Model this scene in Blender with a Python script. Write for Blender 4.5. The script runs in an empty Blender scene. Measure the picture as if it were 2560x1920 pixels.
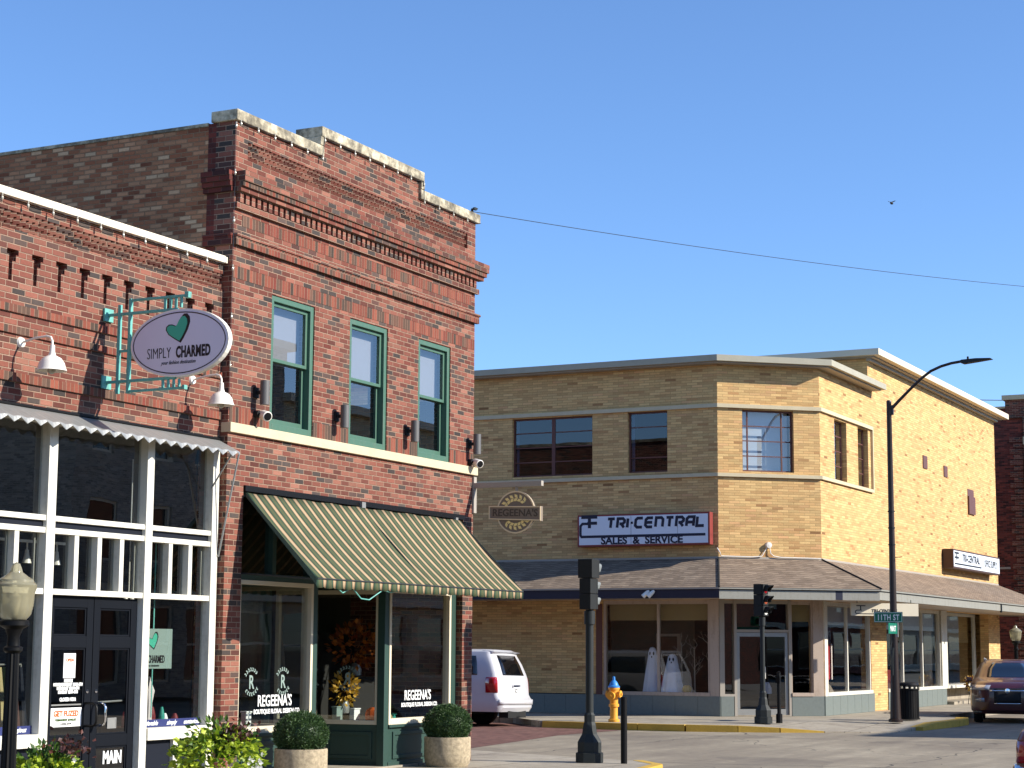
import bpy, math, random
from math import sin, cos, pi, radians, sqrt, floor
from mathutils import Vector, Matrix
random.seed(7)
S = bpy.context.scene
COL = S.collection
# ------------------------------------------------------------------ camera
M_ = ((0.44918, -0.89342, 0.00576), (-0.12541, -0.05669, -0.99048), (0.88490, 0.44434, -0.13764))
yaw, pitch, roll, FPX = 1.10491505, .13809396, .00576505, 4758.0
fw = Vector((sin(yaw)*cos(pitch), cos(yaw)*cos(pitch), sin(pitch)))
rt = Vector((cos(yaw), -sin(yaw), 0)); up = rt.cross(fw)
r2 = cos(roll)*rt + sin(roll)*up; u2 = -sin(roll)*rt + cos(roll)*up
cd = bpy.data.cameras.new("camera"); cam = bpy.data.objects.new("camera", cd); COL.objects.link(cam)
cd.sensor_width = 36; cd.lens = 36*FPX/2560; cd.clip_end = 3000; cd.clip_start = .1
cam.matrix_world = Matrix(((r2.x, u2.x, -fw.x, 0), (r2.y, u2.y, -fw.y, -13.749), (r2.z, u2.z, -fw.z, 1.681), (0, 0, 0, 1)))
S.camera = cam
# ------------------------------------------------------------------ light
SUN_EL, SUN_AZ = radians(29), radians(14.5)      # azimuth from -y toward +x
W = bpy.data.worlds.new("World"); S.world = W; W.use_nodes = True
nt = W.node_tree; nt.nodes.clear()
sky = nt.nodes.new("ShaderNodeTexSky"); sky.sky_type = 'NISHITA'; sky.sun_disc = False
sky.sun_elevation = SUN_EL; sky.sun_rotation = pi - SUN_AZ
sky.air_density = 0.8; sky.dust_density = 0.3; sky.ozone_density = 6.5; sky.altitude = 300
bg = nt.nodes.new("ShaderNodeBackground"); bg.inputs[1].default_value = 0.15
wo = nt.nodes.new("ShaderNodeOutputWorld")
nt.links.new(sky.outputs[0], bg.inputs[0]); nt.links.new(bg.outputs[0], wo.inputs[0])
sl = bpy.data.lights.new("sun", 'SUN'); sl.energy = 5.0; sl.angle = radians(.53); sl.color = (1.0, .94, .84)
so = bpy.data.objects.new("sun", sl); COL.objects.link(so)
sd = Vector((sin(SUN_AZ)*cos(SUN_EL), -cos(SUN_AZ)*cos(SUN_EL), sin(SUN_EL)))
so.rotation_euler = sd.to_track_quat('Z', 'Y').to_euler(); so.location = (30, -60, 60)
S.view_settings.view_transform = 'Standard'; S.view_settings.look = 'None'
S.view_settings.exposure = 0.65; S.view_settings.gamma = 1.0
S.cycles.max_bounces = 7; S.cycles.transparent_max_bounces = 16; S.cycles.caustics_reflective = False; S.cycles.caustics_refractive = False

# ------------------------------------------------------------------ materials
def C(r, g, b):
    f = lambda c: (c/255/12.92 if c/255 <= .04045 else ((c/255+.055)/1.055)**2.4)
    return (f(r), f(g), f(b), 1)
class N:
    def __init__(s, m): s.t = m.node_tree
    def n(s, k, **a):
        x = s.t.nodes.new(k)
        for p, v in a.items(): setattr(x, p, v)
        return x
    def l(s, a, b): s.t.links.new(a, b)
    def m(s, op, a, b=None, c=None, clamp=False):
        x = s.t.nodes.new("ShaderNodeMath"); x.operation = op; x.use_clamp = clamp
        for i, v in enumerate((a, b, c)):
            if v is None: continue
            if isinstance(v, (int, float)): x.inputs[i].default_value = v
            else: s.l(v, x.inputs[i])
        return x.outputs[0]
    def vm(s, op, a, b=None):
        x = s.t.nodes.new("ShaderNodeVectorMath"); x.operation = op
        for i, v in enumerate((a, b)):
            if v is None: continue
            if isinstance(v, tuple): x.inputs[i].default_value = v
            else: s.l(v, x.inputs[i])
        return x.outputs[1] if op in ('DOT_PRODUCT', 'LENGTH') else x.outputs[0]
    def mix(s, f, a, b):
        x = s.t.nodes.new("ShaderNodeMix"); x.data_type = 'RGBA'
        for i, v in ((0, f), (6, a), (7, b)):
            if isinstance(v, (int, float, tuple)): x.inputs[i].default_value = v
            else: s.l(v, x.inputs[i])
        return x.outputs[2]
    def ramp(s, f, stops, interp='LINEAR'):
        x = s.t.nodes.new("ShaderNodeValToRGB"); x.color_ramp.interpolation = interp
        e = x.color_ramp.elements
        while len(e) < len(stops): e.new(.5)
        for q, (p, c) in zip(e, stops): q.position = p; q.color = c
        s.l(f, x.inputs[0]); return x.outputs[0]
    def noise(s, vec, scale, detail=3, rough=.55):
        x = s.t.nodes.new("ShaderNodeTexNoise"); x.inputs['Scale'].default_value = scale
        x.inputs['Detail'].default_value = detail; x.inputs['Roughness'].default_value = rough
        if vec is not None: s.l(vec, x.inputs['Vector'])
        return x.outputs[0]
    def n_col(s, vec, scale):
        x = s.t.nodes.new("ShaderNodeTexNoise"); x.inputs['Scale'].default_value = scale; s.l(vec, x.inputs['Vector']); return x.outputs[1]
    def pos(s): return s.n("ShaderNodeNewGeometry").outputs['Position']
def newmat(name):
    m = bpy.data.materials.new(name); m.use_nodes = True
    b = m.node_tree.nodes['Principled BSDF']; return m, N(m), b
def pm(name, col, rough=.6, metal=0, noise=0.0, nscale=8, bump=0, spec=.5, emit=None, sheen=0, coat=0, trans=0):
    m, n, b = newmat(name)
    b.inputs['Base Color'].default_value = col; b.inputs['Roughness'].default_value = rough
    b.inputs['Metallic'].default_value = metal; b.inputs['Specular IOR Level'].default_value = spec
    if coat: b.inputs['Coat Weight'].default_value = coat; b.inputs['Coat Roughness'].default_value = .04
    if emit: b.inputs['Emission Color'].default_value = emit[0]; b.inputs['Emission Strength'].default_value = emit[1]
    if noise:
        t = n.n("ShaderNodeTexCoord").outputs['Object']
        f = n.noise(t, nscale, 5)
        g = n.noise(t, nscale*7, 3)
        f = n.m('ADD', n.m('MULTIPLY', f, .7), n.m('MULTIPLY', g, .3))
        k = n.m('ADD', n.m('MULTIPLY', n.m('SUBTRACT', f, .5), noise*4), 1.0)
        x = n.n("ShaderNodeVectorMath", operation='SCALE'); x.inputs[0].default_value = col[:3]; n.l(k, x.inputs[3])
        n.l(x.outputs[0], b.inputs['Base Color'])
        if bump:
            bp = n.n("ShaderNodeBump"); bp.inputs['Strength'].default_value = bump; bp.inputs['Distance'].default_value = .01
            n.l(g, bp.inputs['Height']); n.l(bp.outputs[0], b.inputs['Normal'])
    return m
def brickmat(name, w, h, pal, mortar, ms=.009, off=.5, seed=0., weather=.25, bump=.6, wcol=None, horiz=False):
    m, n, b = newmat(name)
    g = n.n("ShaderNodeNewGeometry"); P = g.outputs['Position']; Nn = g.outputs['True Normal']
    T = n.vm('NORMALIZE', n.vm('CROSS_PRODUCT', (0, 0, 1), Nn))
    sp = n.n("ShaderNodeSeparateXYZ"); n.l(P, sp.inputs[0])
    if horiz: u = sp.outputs[0]; v = sp.outputs[1]
    else: u = n.vm('DOT_PRODUCT', P, T); v = sp.outputs[2]
    v = n.m('ADD', v, 10.0); u = n.m('ADD', u, 200.0)
    vh = n.m('DIVIDE', v, h); row = n.m('FLOOR', vh); fv = n.m('FRACT', vh)
    uw = n.m('ADD', n.m('DIVIDE', u, w), n.m('MULTIPLY', n.m('MODULO', row, 2.0), off))
    col = n.m('FLOOR', uw); fu = n.m('FRACT', uw)
    du = n.m('MULTIPLY', n.m('SUBTRACT', .5, n.m('ABSOLUTE', n.m('SUBTRACT', fu, .5))), w)
    dv = n.m('MULTIPLY', n.m('SUBTRACT', .5, n.m('ABSOLUTE', n.m('SUBTRACT', fv, .5))), h)
    d = n.m('MINIMUM', du, dv)
    wob = n.m('MULTIPLY', n.m('SUBTRACT', n.noise(P, 60, 2), .5), .004)
    mask = n.m('DIVIDE', n.m('SUBTRACT', n.m('ADD', d, wob), ms*.5-.0015), .003, clamp=True)
    cx = n.n("ShaderNodeCombineXYZ"); n.l(col, cx.inputs[0]); n.l(row, cx.inputs[1]); cx.inputs[2].default_value = seed
    wn = n.n("ShaderNodeTexWhiteNoise"); wn.noise_dimensions = '3D'; n.l(cx.outputs[0], wn.inputs[0])
    bc = n.ramp(wn.outputs[0], pal)
    hs = n.n("ShaderNodeHueSaturation"); n.l(bc, hs.inputs['Color'])
    sc = n.n("ShaderNodeSeparateColor"); n.l(wn.outputs[1], sc.inputs[0])
    fine = n.noise(P, 35, 4)
    n.l(n.m('ADD', n.m('ADD', .60, n.m('MULTIPLY', sc.outputs[1], .35)), n.m('MULTIPLY', fine, .45)), hs.inputs['Value'])
    big = n.noise(P, 1.1, 5)
    wf = n.m('MULTIPLY', n.m('SUBTRACT', big, .42, clamp=True), weather*3, clamp=True)
    bc2 = n.mix(wf, hs.outputs[0], wcol or mortar)
    mn = n.n("ShaderNodeHueSaturation"); mn.inputs['Color'].default_value = mortar
    n.l(n.m('ADD', .7, n.m('MULTIPLY', n.noise(P, 3, 4), .6)), mn.inputs['Value'])
    n.l(n.mix(mask, mn.outputs[0], bc2), b.inputs['Base Color'])
    b.inputs['Roughness'].default_value = .88; b.inputs['Specular IOR Level'].default_value = .25
    hgt = n.m('ADD', mask, n.m('ADD', n.m('MULTIPLY', fine, .35), n.m('MULTIPLY', sc.outputs[2], .35)))
    bp = n.n("ShaderNodeBump"); bp.inputs['Strength'].default_value = bump; bp.inputs['Distance'].default_value = .008
    n.l(hgt, bp.inputs['Height']); n.l(bp.outputs[0], b.inputs['Normal'])
    return m
def glassmat(name, tint=(.75, .8, .8, 1), ior=1.7, wav=.0, rough=0.0, gl=(1, 1, 1, 1)):
    m, n, b = newmat(name); n.t.nodes.remove(b)
    tr = n.n("ShaderNodeBsdfTransparent"); tr.inputs[0].default_value = tint
    gs = n.n("ShaderNodeBsdfGlossy"); gs.inputs['Roughness'].default_value = rough; gs.inputs[0].default_value = gl
    fr = n.n("ShaderNodeFresnel"); fr.inputs[0].default_value = ior
    gm = n.n("ShaderNodeNewGeometry"); fac = n.m('MULTIPLY', fr.outputs[0], n.m('SUBTRACT', 1., gm.outputs['Backfacing']))
    mx = n.n("ShaderNodeMixShader"); n.l(fac, mx.inputs[0]); n.l(tr.outputs[0], mx.inputs[1]); n.l(gs.outputs[0], mx.inputs[2])
    if wav:
        bp = n.n("ShaderNodeBump"); bp.inputs['Strength'].default_value = 1; bp.inputs['Distance'].default_value = wav
        n.l(n.noise(n.pos(), 1.3, 1), bp.inputs['Height']); n.l(bp.outputs[0], gs.inputs['Normal'])
    n.l(mx.outputs[0], n.t.nodes['Material Output'].inputs[0])
    return m
RP = [(0, C(58, 52, 50)), (.10, C(72, 64, 60)), (.16, C(84, 66, 60)), (.22, C(86, 48, 41)), (.4, C(104, 58, 48)), (.6, C(116, 67, 55)), (.8, C(130, 80, 66)), (.93, C(140, 94, 78)), (1, C(100, 50, 41))]
MT = {}
MT['brick'] = brickmat('red_brick', .2085, .0677, RP, C(158, 130, 110), ms=.012, weather=.10, bump=1.3)
MT['soldier'] = brickmat('red_brick_soldier', .0677, .6, [(0, C(62, 54, 48)), (.3, C(92, 70, 58)), (.5, C(112, 58, 46)), (.8, C(130, 74, 58)), (1, C(106, 50, 42))], C(136, 108, 90), ms=.009, weather=.05, seed=3.)
MT['oldbrick'] = brickmat('old_tan_brick', .185, .060, [(0, C(116, 66, 46)), (.25, C(150, 94, 66)), (.6, C(166, 114, 82)), (.9, C(180, 134, 100)), (1, C(204, 172, 136))], C(148, 116, 88), ms=.014, weather=.35, wcol=C(160, 124, 92), seed=5., bump=1.0)
MT['darkbrick'] = brickmat('dark_return_brick', .2085, .0677, [(0, C(50, 34, 34)), (.4, C(92, 44, 38)), (1, C(118, 56, 46))], C(96, 70, 62), weather=.05, seed=6.)
MT['tan'] = brickmat('yellow_roman_brick', .30, .0677, [(0, C(138, 102, 66)), (.02, C(178, 136, 90)), (.08, C(198, 158, 106)), (.5, C(205, 168, 113)), (.85, C(210, 176, 120)), (1, C(206, 160, 112))], C(176, 140, 94), ms=.010, weather=.12, wcol=C(206, 162, 116), seed=9., bump=.6)
MT['farbrick'] = brickmat('far_red_brick', .22, .0677, [(0, C(60, 34, 32)), (.4, C(100, 50, 44)), (1, C(132, 66, 54))], C(96, 74, 66), weather=.15, seed=11.)
MT['greybrick'] = brickmat('tan_grey_brick', .22, .0677, [(0, C(130, 122, 112)), (.5, C(156, 146, 132)), (1, C(174, 162, 146))], C(176, 168, 156), weather=.15, seed=12.)
MT['pavebrick'] = brickmat('paver_brick', .20, .10, [(0, C(92, 64, 58)), (.4, C(110, 76, 68)), (.8, C(120, 86, 76)), (1, C(100, 70, 62))], C(104, 84, 76), ms=.006, weather=.35, wcol=C(122, 94, 84), seed=14., horiz=True, bump=.4)
MT['stone'] = pm('cream_stone', C(196, 182, 150), .85, noise=.10, nscale=3, bump=.3)
def copingmat():
    m, n, b = newmat('weathered_coping'); P = n.pos()
    f = n.noise(P, 2.6, 8, .7); g = n.noise(P, 14, 4)
    c = n.ramp(n.m('ADD', n.m('MULTIPLY', f, .75), n.m('MULTIPLY', g, .25)), [(.36, C(84, 78, 68)), (.46, C(128, 120, 102)), (.52, C(168, 158, 134)), (.60, C(206, 194, 168))])
    n.l(c, b.inputs['Base Color']); b.inputs['Roughness'].default_value = .95
    bp = n.n("ShaderNodeBump"); bp.inputs['Distance'].default_value = .02; bp.inputs['Strength'].default_value = .6; n.l(g, bp.inputs['Height']); n.l(bp.outputs[0], b.inputs['Normal'])
    return m
MT['coping'] = copingmat()
MT['whitecop'] = pm('white_coping', C(226, 214, 190), .7, noise=.05, nscale=3)
def paint(name, col, dirt, amt=.35, rough=.5):
    m, n, b = newmat(name); P = n.pos(); mp = n.n("ShaderNodeMapping"); n.l(P, mp.inputs[0]); mp.inputs['Scale'].default_value = (6, 6, .8)
    f = n.noise(mp.outputs[0], 1.6, 6, .65); g = n.noise(P, 18, 4)
    k = n.m('MULTIPLY', n.m('MULTIPLY', n.m('SUBTRACT', n.m('ADD', n.m('MULTIPLY', f, .7), n.m('MULTIPLY', g, .3)), .5, clamp=True), 5.0, clamp=True), amt)
    n.l(n.mix(k, col, dirt), b.inputs['Base Color']); b.inputs['Roughness'].default_value = rough
    bp = n.n("ShaderNodeBump"); bp.inputs['Distance'].default_value = .002; bp.inputs['Strength'].default_value = .5; n.l(g, bp.inputs['Height']); n.l(bp.outputs[0], b.inputs['Normal'])
    return m
MT['white'] = paint('white_paint', C(218, 214, 200), C(150, 138, 116), .5)
MT['cream'] = pm('cream_paint', C(214, 202, 176), .55, noise=.04, nscale=4)
MT['grey'] = pm('grey_trim', C(158, 150, 138), .6, noise=.05, nscale=3)
MT['taupe'] = paint('taupe_trim', C(176, 158, 142), C(120, 102, 86), .5)
MT['navy'] = pm('navy_door_paint', C(13, 17, 24), .6, noise=.03, spec=.12)
MT['panelnavy'] = pm('navy_panel', C(24, 28, 38), .6, spec=.15)
MT['navyfascia'] = pm('navy_fascia', C(18, 22, 44), .5, noise=.05)
MT['greyfascia'] = paint('grey_fascia', C(142, 140, 130), C(104, 96, 82), .5)
MT['greenf'] = paint('green_window_paint', C(66, 102, 84), C(96, 110, 92), .5)
MT['dkgreen'] = pm('dark_green_paint', C(40, 66, 58), .5, noise=.06)
MT['black'] = pm('black_metal', C(11, 11, 12), .5, noise=.05, spec=.2)
MT['dkmetal'] = pm('dark_grey_metal', C(36, 40, 40), .6, noise=.08, spec=.3)
MT['signalblk'] = pm('signal_housing', C(34, 36, 36), .75, noise=.05, spec=.25)
MT['visor'] = pm('signal_visor', C(120, 124, 122), .6, spec=.3)
MT['cornice'] = pm('cornice_metal', C(164, 158, 138), .6, noise=.12, nscale=2)
MT['cyl'] = pm('cylinder_grey', C(92, 90, 88), .5)
MT['blackmatte'] = pm('black_matte', C(12, 12, 13), .8)
MT['bronze'] = pm('dark_bronze', C(40, 26, 20), .4)
MT['redbrown'] = pm('oxide_window_frame', C(96, 56, 46), .55)
MT['teal'] = paint('teal_paint', C(100, 172, 160), C(96, 88, 66), .6)
MT['tealink'] = pm('teal_ink', C(60, 170, 140), .6)
MT['signface'] = pm('sign_face', C(214, 208, 222), .5, noise=.02)
MT['lampwhite'] = pm('lamp_white', C(232, 226, 214), .35)
MT['ink'] = pm('black_ink', C(18, 18, 24), .5)
MT['navyink'] = pm('navy_ink', C(14, 18, 44), .5)
MT['signwhite'] = pm('sign_white', C(220, 226, 234), .4)
MT['signred'] = pm('sign_red_case', C(128, 50, 44), .5)
MT['signbrown'] = pm('sign_brown_case', C(70, 40, 26), .5)
MT['winwhite'] = pm('vinyl_white', C(240, 240, 236), .5, emit=None)
MT['plinth'] = pm('stone_plinth', C(108, 116, 112), .5, noise=.12, nscale=14)
def concmat():
    m, n, b = newmat('concrete'); P = n.pos(); sp = n.n("ShaderNodeSeparateXYZ"); n.l(P, sp.inputs[0])
    def jl(a, w, o): return n.m('LESS_THAN', n.m('ABSOLUTE', n.m('SUBTRACT', n.m('FRACT', n.m('DIVIDE', n.m('ADD', a, o), w)), .5)), .012/w)
    j = n.m('MAXIMUM', jl(sp.outputs[0], 1.5, 300.3), jl(sp.outputs[1], 1.5, 300.2))
    f = n.noise(P, .8, 8, .65); g = n.noise(P, 30, 3); h = n.noise(P, 5, 5)
    v = n.m('ADD', n.m('MULTIPLY', f, .5), n.m('ADD', n.m('MULTIPLY', g, .2), n.m('MULTIPLY', h, .3)))
    c = n.ramp(v, [(.34, C(112, 102, 88)), (.46, C(148, 138, 122)), (.56, C(162, 152, 134)), (.68, C(176, 166, 148))])
    n.l(n.mix(n.m('MULTIPLY', j, .75), c, C(66, 60, 52)), b.inputs['Base Color']); b.inputs['Roughness'].default_value = .92
    bp = n.n("ShaderNodeBump"); bp.inputs['Distance'].default_value = .006; bp.inputs['Strength'].default_value = .4; n.l(g, bp.inputs['Height']); n.l(bp.outputs[0], b.inputs['Normal'])
    return m
MT['concrete'] = concmat()
MT['pot'] = pm('pebble_pot', C(176, 160, 132), .95, noise=.55, nscale=22, bump=1.0)
MT['yellowp'] = pm('yellow_kerb_paint', C(196, 158, 60), .75, noise=.22, nscale=3, bump=.3)
MT['yhyd'] = pm('hydrant_yellow', C(226, 160, 50), .5, noise=.12, nscale=10)
MT['bluep'] = pm('hydrant_blue', C(50, 130, 200), .5)
MT['galv'] = pm('galvanised', C(150, 150, 146), .4, metal=.4, noise=.1)
MT['chrome'] = pm('chrome', C(220, 220, 225), .08, metal=1)
MT['tyre'] = pm('tyre_rubber', C(22, 22, 24), .85)
MT['rim'] = pm('alloy_rim', C(120, 120, 124), .3, metal=.8)
MT['suvwhite'] = pm('white_car_paint', C(196, 196, 200), .3, coat=.7)
MT['maroon'] = pm('maroon_car_paint', C(62, 8, 14), .35, coat=.6)
MT['redpaint'] = pm('red_car_paint', C(96, 10, 18), .4, coat=.5)
MT['silverpaint'] = pm('silver_trim', C(120, 120, 118), .4, metal=.5)
MT['carglass'] = pm('car_glass', C(10, 12, 16), .03, spec=1.0)
MT['tail'] = pm('tail_lamp_red', C(160, 14, 24), .12, coat=1)
MT['lamplens'] = pm('head_lamp', C(150, 150, 155), .1, metal=.3, coat=1)
MT['streetgreen'] = pm('street_sign_green', C(0, 110, 84), .4)
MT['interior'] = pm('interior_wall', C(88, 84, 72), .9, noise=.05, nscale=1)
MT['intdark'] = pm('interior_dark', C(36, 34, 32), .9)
MT['intwood'] = pm('interior_wood', C(90, 62, 42), .7, noise=.1)
MT['blind'] = pm('tan_roller_blind', C(150, 132, 92), .8)
MT['blindw'] = pm('pale_blind', C(184, 188, 196), .8)
MT['sheet'] = pm('white_sheet', C(226, 226, 240), .9)
MT['orange'] = pm('orange_foliage', C(206, 92, 28), .7, noise=.3, nscale=20)
MT['mustard'] = pm('mustard_leaf', C(210, 160, 40), .7)
MT['bulb'] = pm('string_bulb', C(170, 164, 148), .2)
MT['wire'] = pm('wire', C(34, 38, 48), .6)
MT['tealv'] = pm('store_teal', C(40, 150, 130), .6)
MT['poster'] = pm('poster_grey_green', C(132, 150, 142), .6)
MT['reddk'] = pm('dark_red', C(120, 24, 24), .6)
MT['flagred'] = pm('flag_red', C(178, 40, 50), .8)
MT['flagwhite'] = pm('flag_white', C(222, 210, 204), .8)
MT['flagblue'] = pm('flag_blue', C(40, 44, 66), .8)
MT['pink'] = pm('pink_flower', C(200, 120, 130), .7)
MT['khaki'] = pm('khaki_cloth', C(170, 154, 110), .9)
MT['brownc'] = pm('brown_cloth', C(120, 90, 70), .9)
MT['roofgrey'] = pm('flat_roof', C(120, 116, 108), .9)
MT['signdark'] = pm('carved_letter', C(84, 74, 62), .8)
MT['gold'] = pm('gold_leaf', C(250, 225, 150), .4)
MT['signgrey'] = pm('carved_sign_grey', C(128, 114, 98), .7)
MT['signtan'] = pm('carved_sign_edge', C(226, 204, 164), .6)
MT['lensr'] = pm('lens_amber', C(180, 90, 60), .3)
MT['glass'] = glassmat('shop_glass', (.9, .92, .91, 1), 1.9, .0012)
MT['glass_hi'] = glassmat('upper_shop_glass', (.85, .88, .88, 1), 2.4, .0015)
MT['glass_y'] = glassmat('clear_shop_glass', (.93, .94, .93, 1), 1.55, .001)
MT['shade'] = pm('grey_roller_shade', C(140, 140, 142), .9)
MT['glass_up'] = glassmat('upper_window_glass', (.92, .93, .94, 1), 2.2, .0006)
MT['glass_l'] = glassmat('tinted_window_glass', (.5, .55, .62, 1), 1.8, .0006)
MT['glass_c'] = glassmat('corner_window_glass', (.95, .97, .97, 1), 2.0, .0006)
# lamp globe
def globemat():
    m, n, b = newmat('acorn_globe'); b.inputs['Base Color'].default_value = C(226, 216, 170); b.inputs['Roughness'].default_value = .12
    n.t.nodes.remove(b)
    tr = n.n("ShaderNodeBsdfTransparent"); tr.inputs[0].default_value = (.9, .88, .75, 1)
    df = n.n("ShaderNodeBsdfTranslucent"); df.inputs[0].default_value = C(230, 220, 180)
    d2 = n.n("ShaderNodeBsdfDiffuse"); d2.inputs[0].default_value = C(220, 212, 176)
    gs = n.n("ShaderNodeBsdfGlossy"); gs.inputs['Roughness'].default_value = .06
    a = n.n("ShaderNodeMixShader"); a.inputs[0].default_value = .5; n.l(df.outputs[0], a.inputs[1]); n.l(d2.outputs[0], a.inputs[2])
    c = n.n("ShaderNodeMixShader"); c.inputs[0].default_value = .42; n.l(a.outputs[0], c.inputs[1]); n.l(tr.outputs[0], c.inputs[2])
    fr = n.n("ShaderNodeFresnel"); fr.inputs[0].default_value = 1.5
    e = n.n("ShaderNodeMixShader"); n.l(fr.outputs[0], e.inputs[0]); n.l(c.outputs[0], e.inputs[1]); n.l(gs.outputs[0], e.inputs[2])
    n.l(e.outputs[0], n.t.nodes['Material Output'].inputs[0]); return m
MT['globe'] = globemat()
def awningmat():
    m, n, b = newmat('striped_canvas')
    sp = n.n("ShaderNodeSeparateXYZ"); n.l(n.pos(), sp.inputs[0])
    f = n.m('FRACT', n.m('DIVIDE', n.m('ADD', sp.outputs[0], .10), .2265))
    c = n.ramp(f, [(0, C(46, 66, 54)), (.08, C(66, 82, 62)), (.18, C(84, 88, 64)), (.42, C(58, 76, 60)), (.60, C(142, 108, 86)), (.66, C(166, 146, 116)), (.82, C(166, 146, 116)), (.88, C(142, 108, 86)), (.95, C(50, 70, 57))], 'CONSTANT')
    big = n.noise(n.pos(), 2.5, 5)
    hs = n.n("ShaderNodeHueSaturation"); n.l(c, hs.inputs['Color']); n.l(n.m('ADD', .72, n.m('MULTIPLY', big, .5)), hs.inputs['Value'])
    n.l(hs.outputs[0], b.inputs['Base Color']); b.inputs['Roughness'].default_value = .9; b.inputs['Specular IOR Level'].default_value = .1
    bp = n.n("ShaderNodeBump"); bp.inputs['Distance'].default_value = .02; bp.inputs['Strength'].default_value = .3; n.l(big, bp.inputs['Height']); n.l(bp.outputs[0], b.inputs['Normal'])
    return m
MT['awning'] = awningmat()
def shinglemat():
    m, n, b = newmat('asphalt_shingle')
    t = n.n("ShaderNodeUVMap"); sp = n.n("ShaderNodeSeparateXYZ"); n.l(t.outputs[0], sp.inputs[0])
    wv = n.m('MULTIPLY', n.m('SINE', n.m('MULTIPLY', sp.outputs[0], 2*pi/.30)), .018)
    vh = n.m('DIVIDE', n.m('ADD', sp.outputs[1], wv), .135); row = n.m('FLOOR', vh); fv = n.m('FRACT', vh)
    uw = n.m('ADD', n.m('DIVIDE', sp.outputs[0], .30), n.m('MULTIPLY', n.m('MODULO', row, 2.), .5)); col = n.m('FLOOR', uw)
    cx = n.n("ShaderNodeCombineXYZ"); n.l(col, cx.inputs[0]); n.l(row, cx.inputs[1])
    wn = n.n("ShaderNodeTexWhiteNoise"); n.l(cx.outputs[0], wn.inputs[0])
    c = n.ramp(wn.outputs[0], [(0, C(112, 96, 80)), (.5, C(126, 109, 92)), (1, C(140, 123, 104))])
    edge = n.m('MULTIPLY', n.m('SUBTRACT', fv, .70, clamp=True), 3.6, clamp=True)
    c2 = n.mix(edge, c, C(72, 60, 50))
    hs = n.n("ShaderNodeHueSaturation"); n.l(c2, hs.inputs['Color']); n.l(n.m('ADD', .7, n.m('MULTIPLY', n.noise(n.pos(), 2, 6), .6)), hs.inputs['Value'])
    n.l(hs.outputs[0], b.inputs['Base Color']); b.inputs['Roughness'].default_value = .95
    bp = n.n("ShaderNodeBump"); bp.inputs['Distance'].default_value = .012; bp.inputs['Strength'].default_value = .8
    n.l(n.m('SUBTRACT', 1., fv), bp.inputs['Height']); n.l(bp.outputs[0], b.inputs['Normal'])
    return m
MT['shingle'] = shinglemat()
def roadmat():
    m, n, b = newmat('worn_asphalt'); P = n.pos()
    big = n.noise(P, .30, 7, .6); mp = n.n("ShaderNodeMapping"); n.l(P, mp.inputs[0]); mp.inputs['Scale'].default_value = (.12, 1.2, 1); mp.inputs['Rotation'].default_value = (0, 0, .25)
    st = n.noise(mp.outputs[0], 1.1, 6); fine = n.noise(P, 60, 3); mid = n.noise(P, 6, 5)
    f = n.m('ADD', n.m('ADD', n.m('MULTIPLY', big, .38), n.m('MULTIPLY', mid, .17)), n.m('ADD', n.m('MULTIPLY', st, .33), n.m('MULTIPLY', fine, .12)))
    c = n.ramp(f, [(.36, C(100, 90, 76)), (.45, C(124, 113, 97)), (.53, C(140, 129, 110)), (.62, C(166, 154, 132))])
    def crack(sc, w, wob):
        v = n.n("ShaderNodeTexVoronoi"); v.feature = 'DISTANCE_TO_EDGE'; v.inputs['Scale'].default_value = sc
        x = n.vm('ADD', P, n.vm('MULTIPLY', n.n_col(P, wob), (.9, .9, 0))); n.l(x, v.inputs['Vector'])
        return n.m('LESS_THAN', v.outputs[0], w)
    k = n.m('MULTIPLY', n.m('MAXIMUM', crack(.16, .0035, .8), n.m('MULTIPLY', crack(.5, .005, 1.5), n.m('GREATER_THAN', big, .55))), .7)
    pt = n.m('MULTIPLY', n.m('GREATER_THAN', n.noise(P, .22, 1), .60), .28)
    c = n.mix(pt, c, C(80, 72, 66)); c = n.mix(k, c, C(44, 40, 38))
    n.l(c, b.inputs['Base Color']); b.inputs['Roughness'].default_value = .92
    bp = n.n("ShaderNodeBump"); bp.inputs['Distance'].default_value = .01; bp.inputs['Strength'].default_value = .5; n.l(fine, bp.inputs['Height']); n.l(bp.outputs[0], b.inputs['Normal'])
    return m
MT['road'] = roadmat()
def leafmat(name, a, b_, tr=.35):
    m, n, b = newmat(name)
    oi = n.n("ShaderNodeNewGeometry").outputs['Random Per Island']
    c = n.ramp(oi, [(0, a), (1, b_)])
    tl = n.n("ShaderNodeBsdfTranslucent"); n.l(c, tl.inputs[0]); n.l(c, b.inputs['Base Color']); b.inputs['Roughness'].default_value = .5
    mx = n.n("ShaderNodeMixShader"); mx.inputs[0].default_value = tr; n.l(b.outputs[0], mx.inputs[1]); n.l(tl.outputs[0], mx.inputs[2])
    n.l(mx.outputs[0], n.t.nodes['Material Output'].inputs[0]); return m
MT['lime'] = leafmat('lime_leaf', C(120, 150, 30), C(200, 212, 70))
MT['mid'] = leafmat('green_leaf', C(50, 84, 30), C(96, 128, 44))
MT['boxw'] = leafmat('boxwood_leaf', C(34, 58, 34), C(84, 112, 60), .2)
MT['purp'] = leafmat('purple_leaf', C(50, 26, 26), C(96, 54, 44), .2)
MT['petal'] = leafmat('white_petal', C(220, 220, 214), C(240, 240, 236), .3)
MT['autumn'] = leafmat('autumn_leaf', C(120, 40, 12), C(220, 130, 40), .2)
MT['ylw'] = leafmat('yellow_leaf', C(180, 130, 20), C(230, 190, 80), .2)

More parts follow.
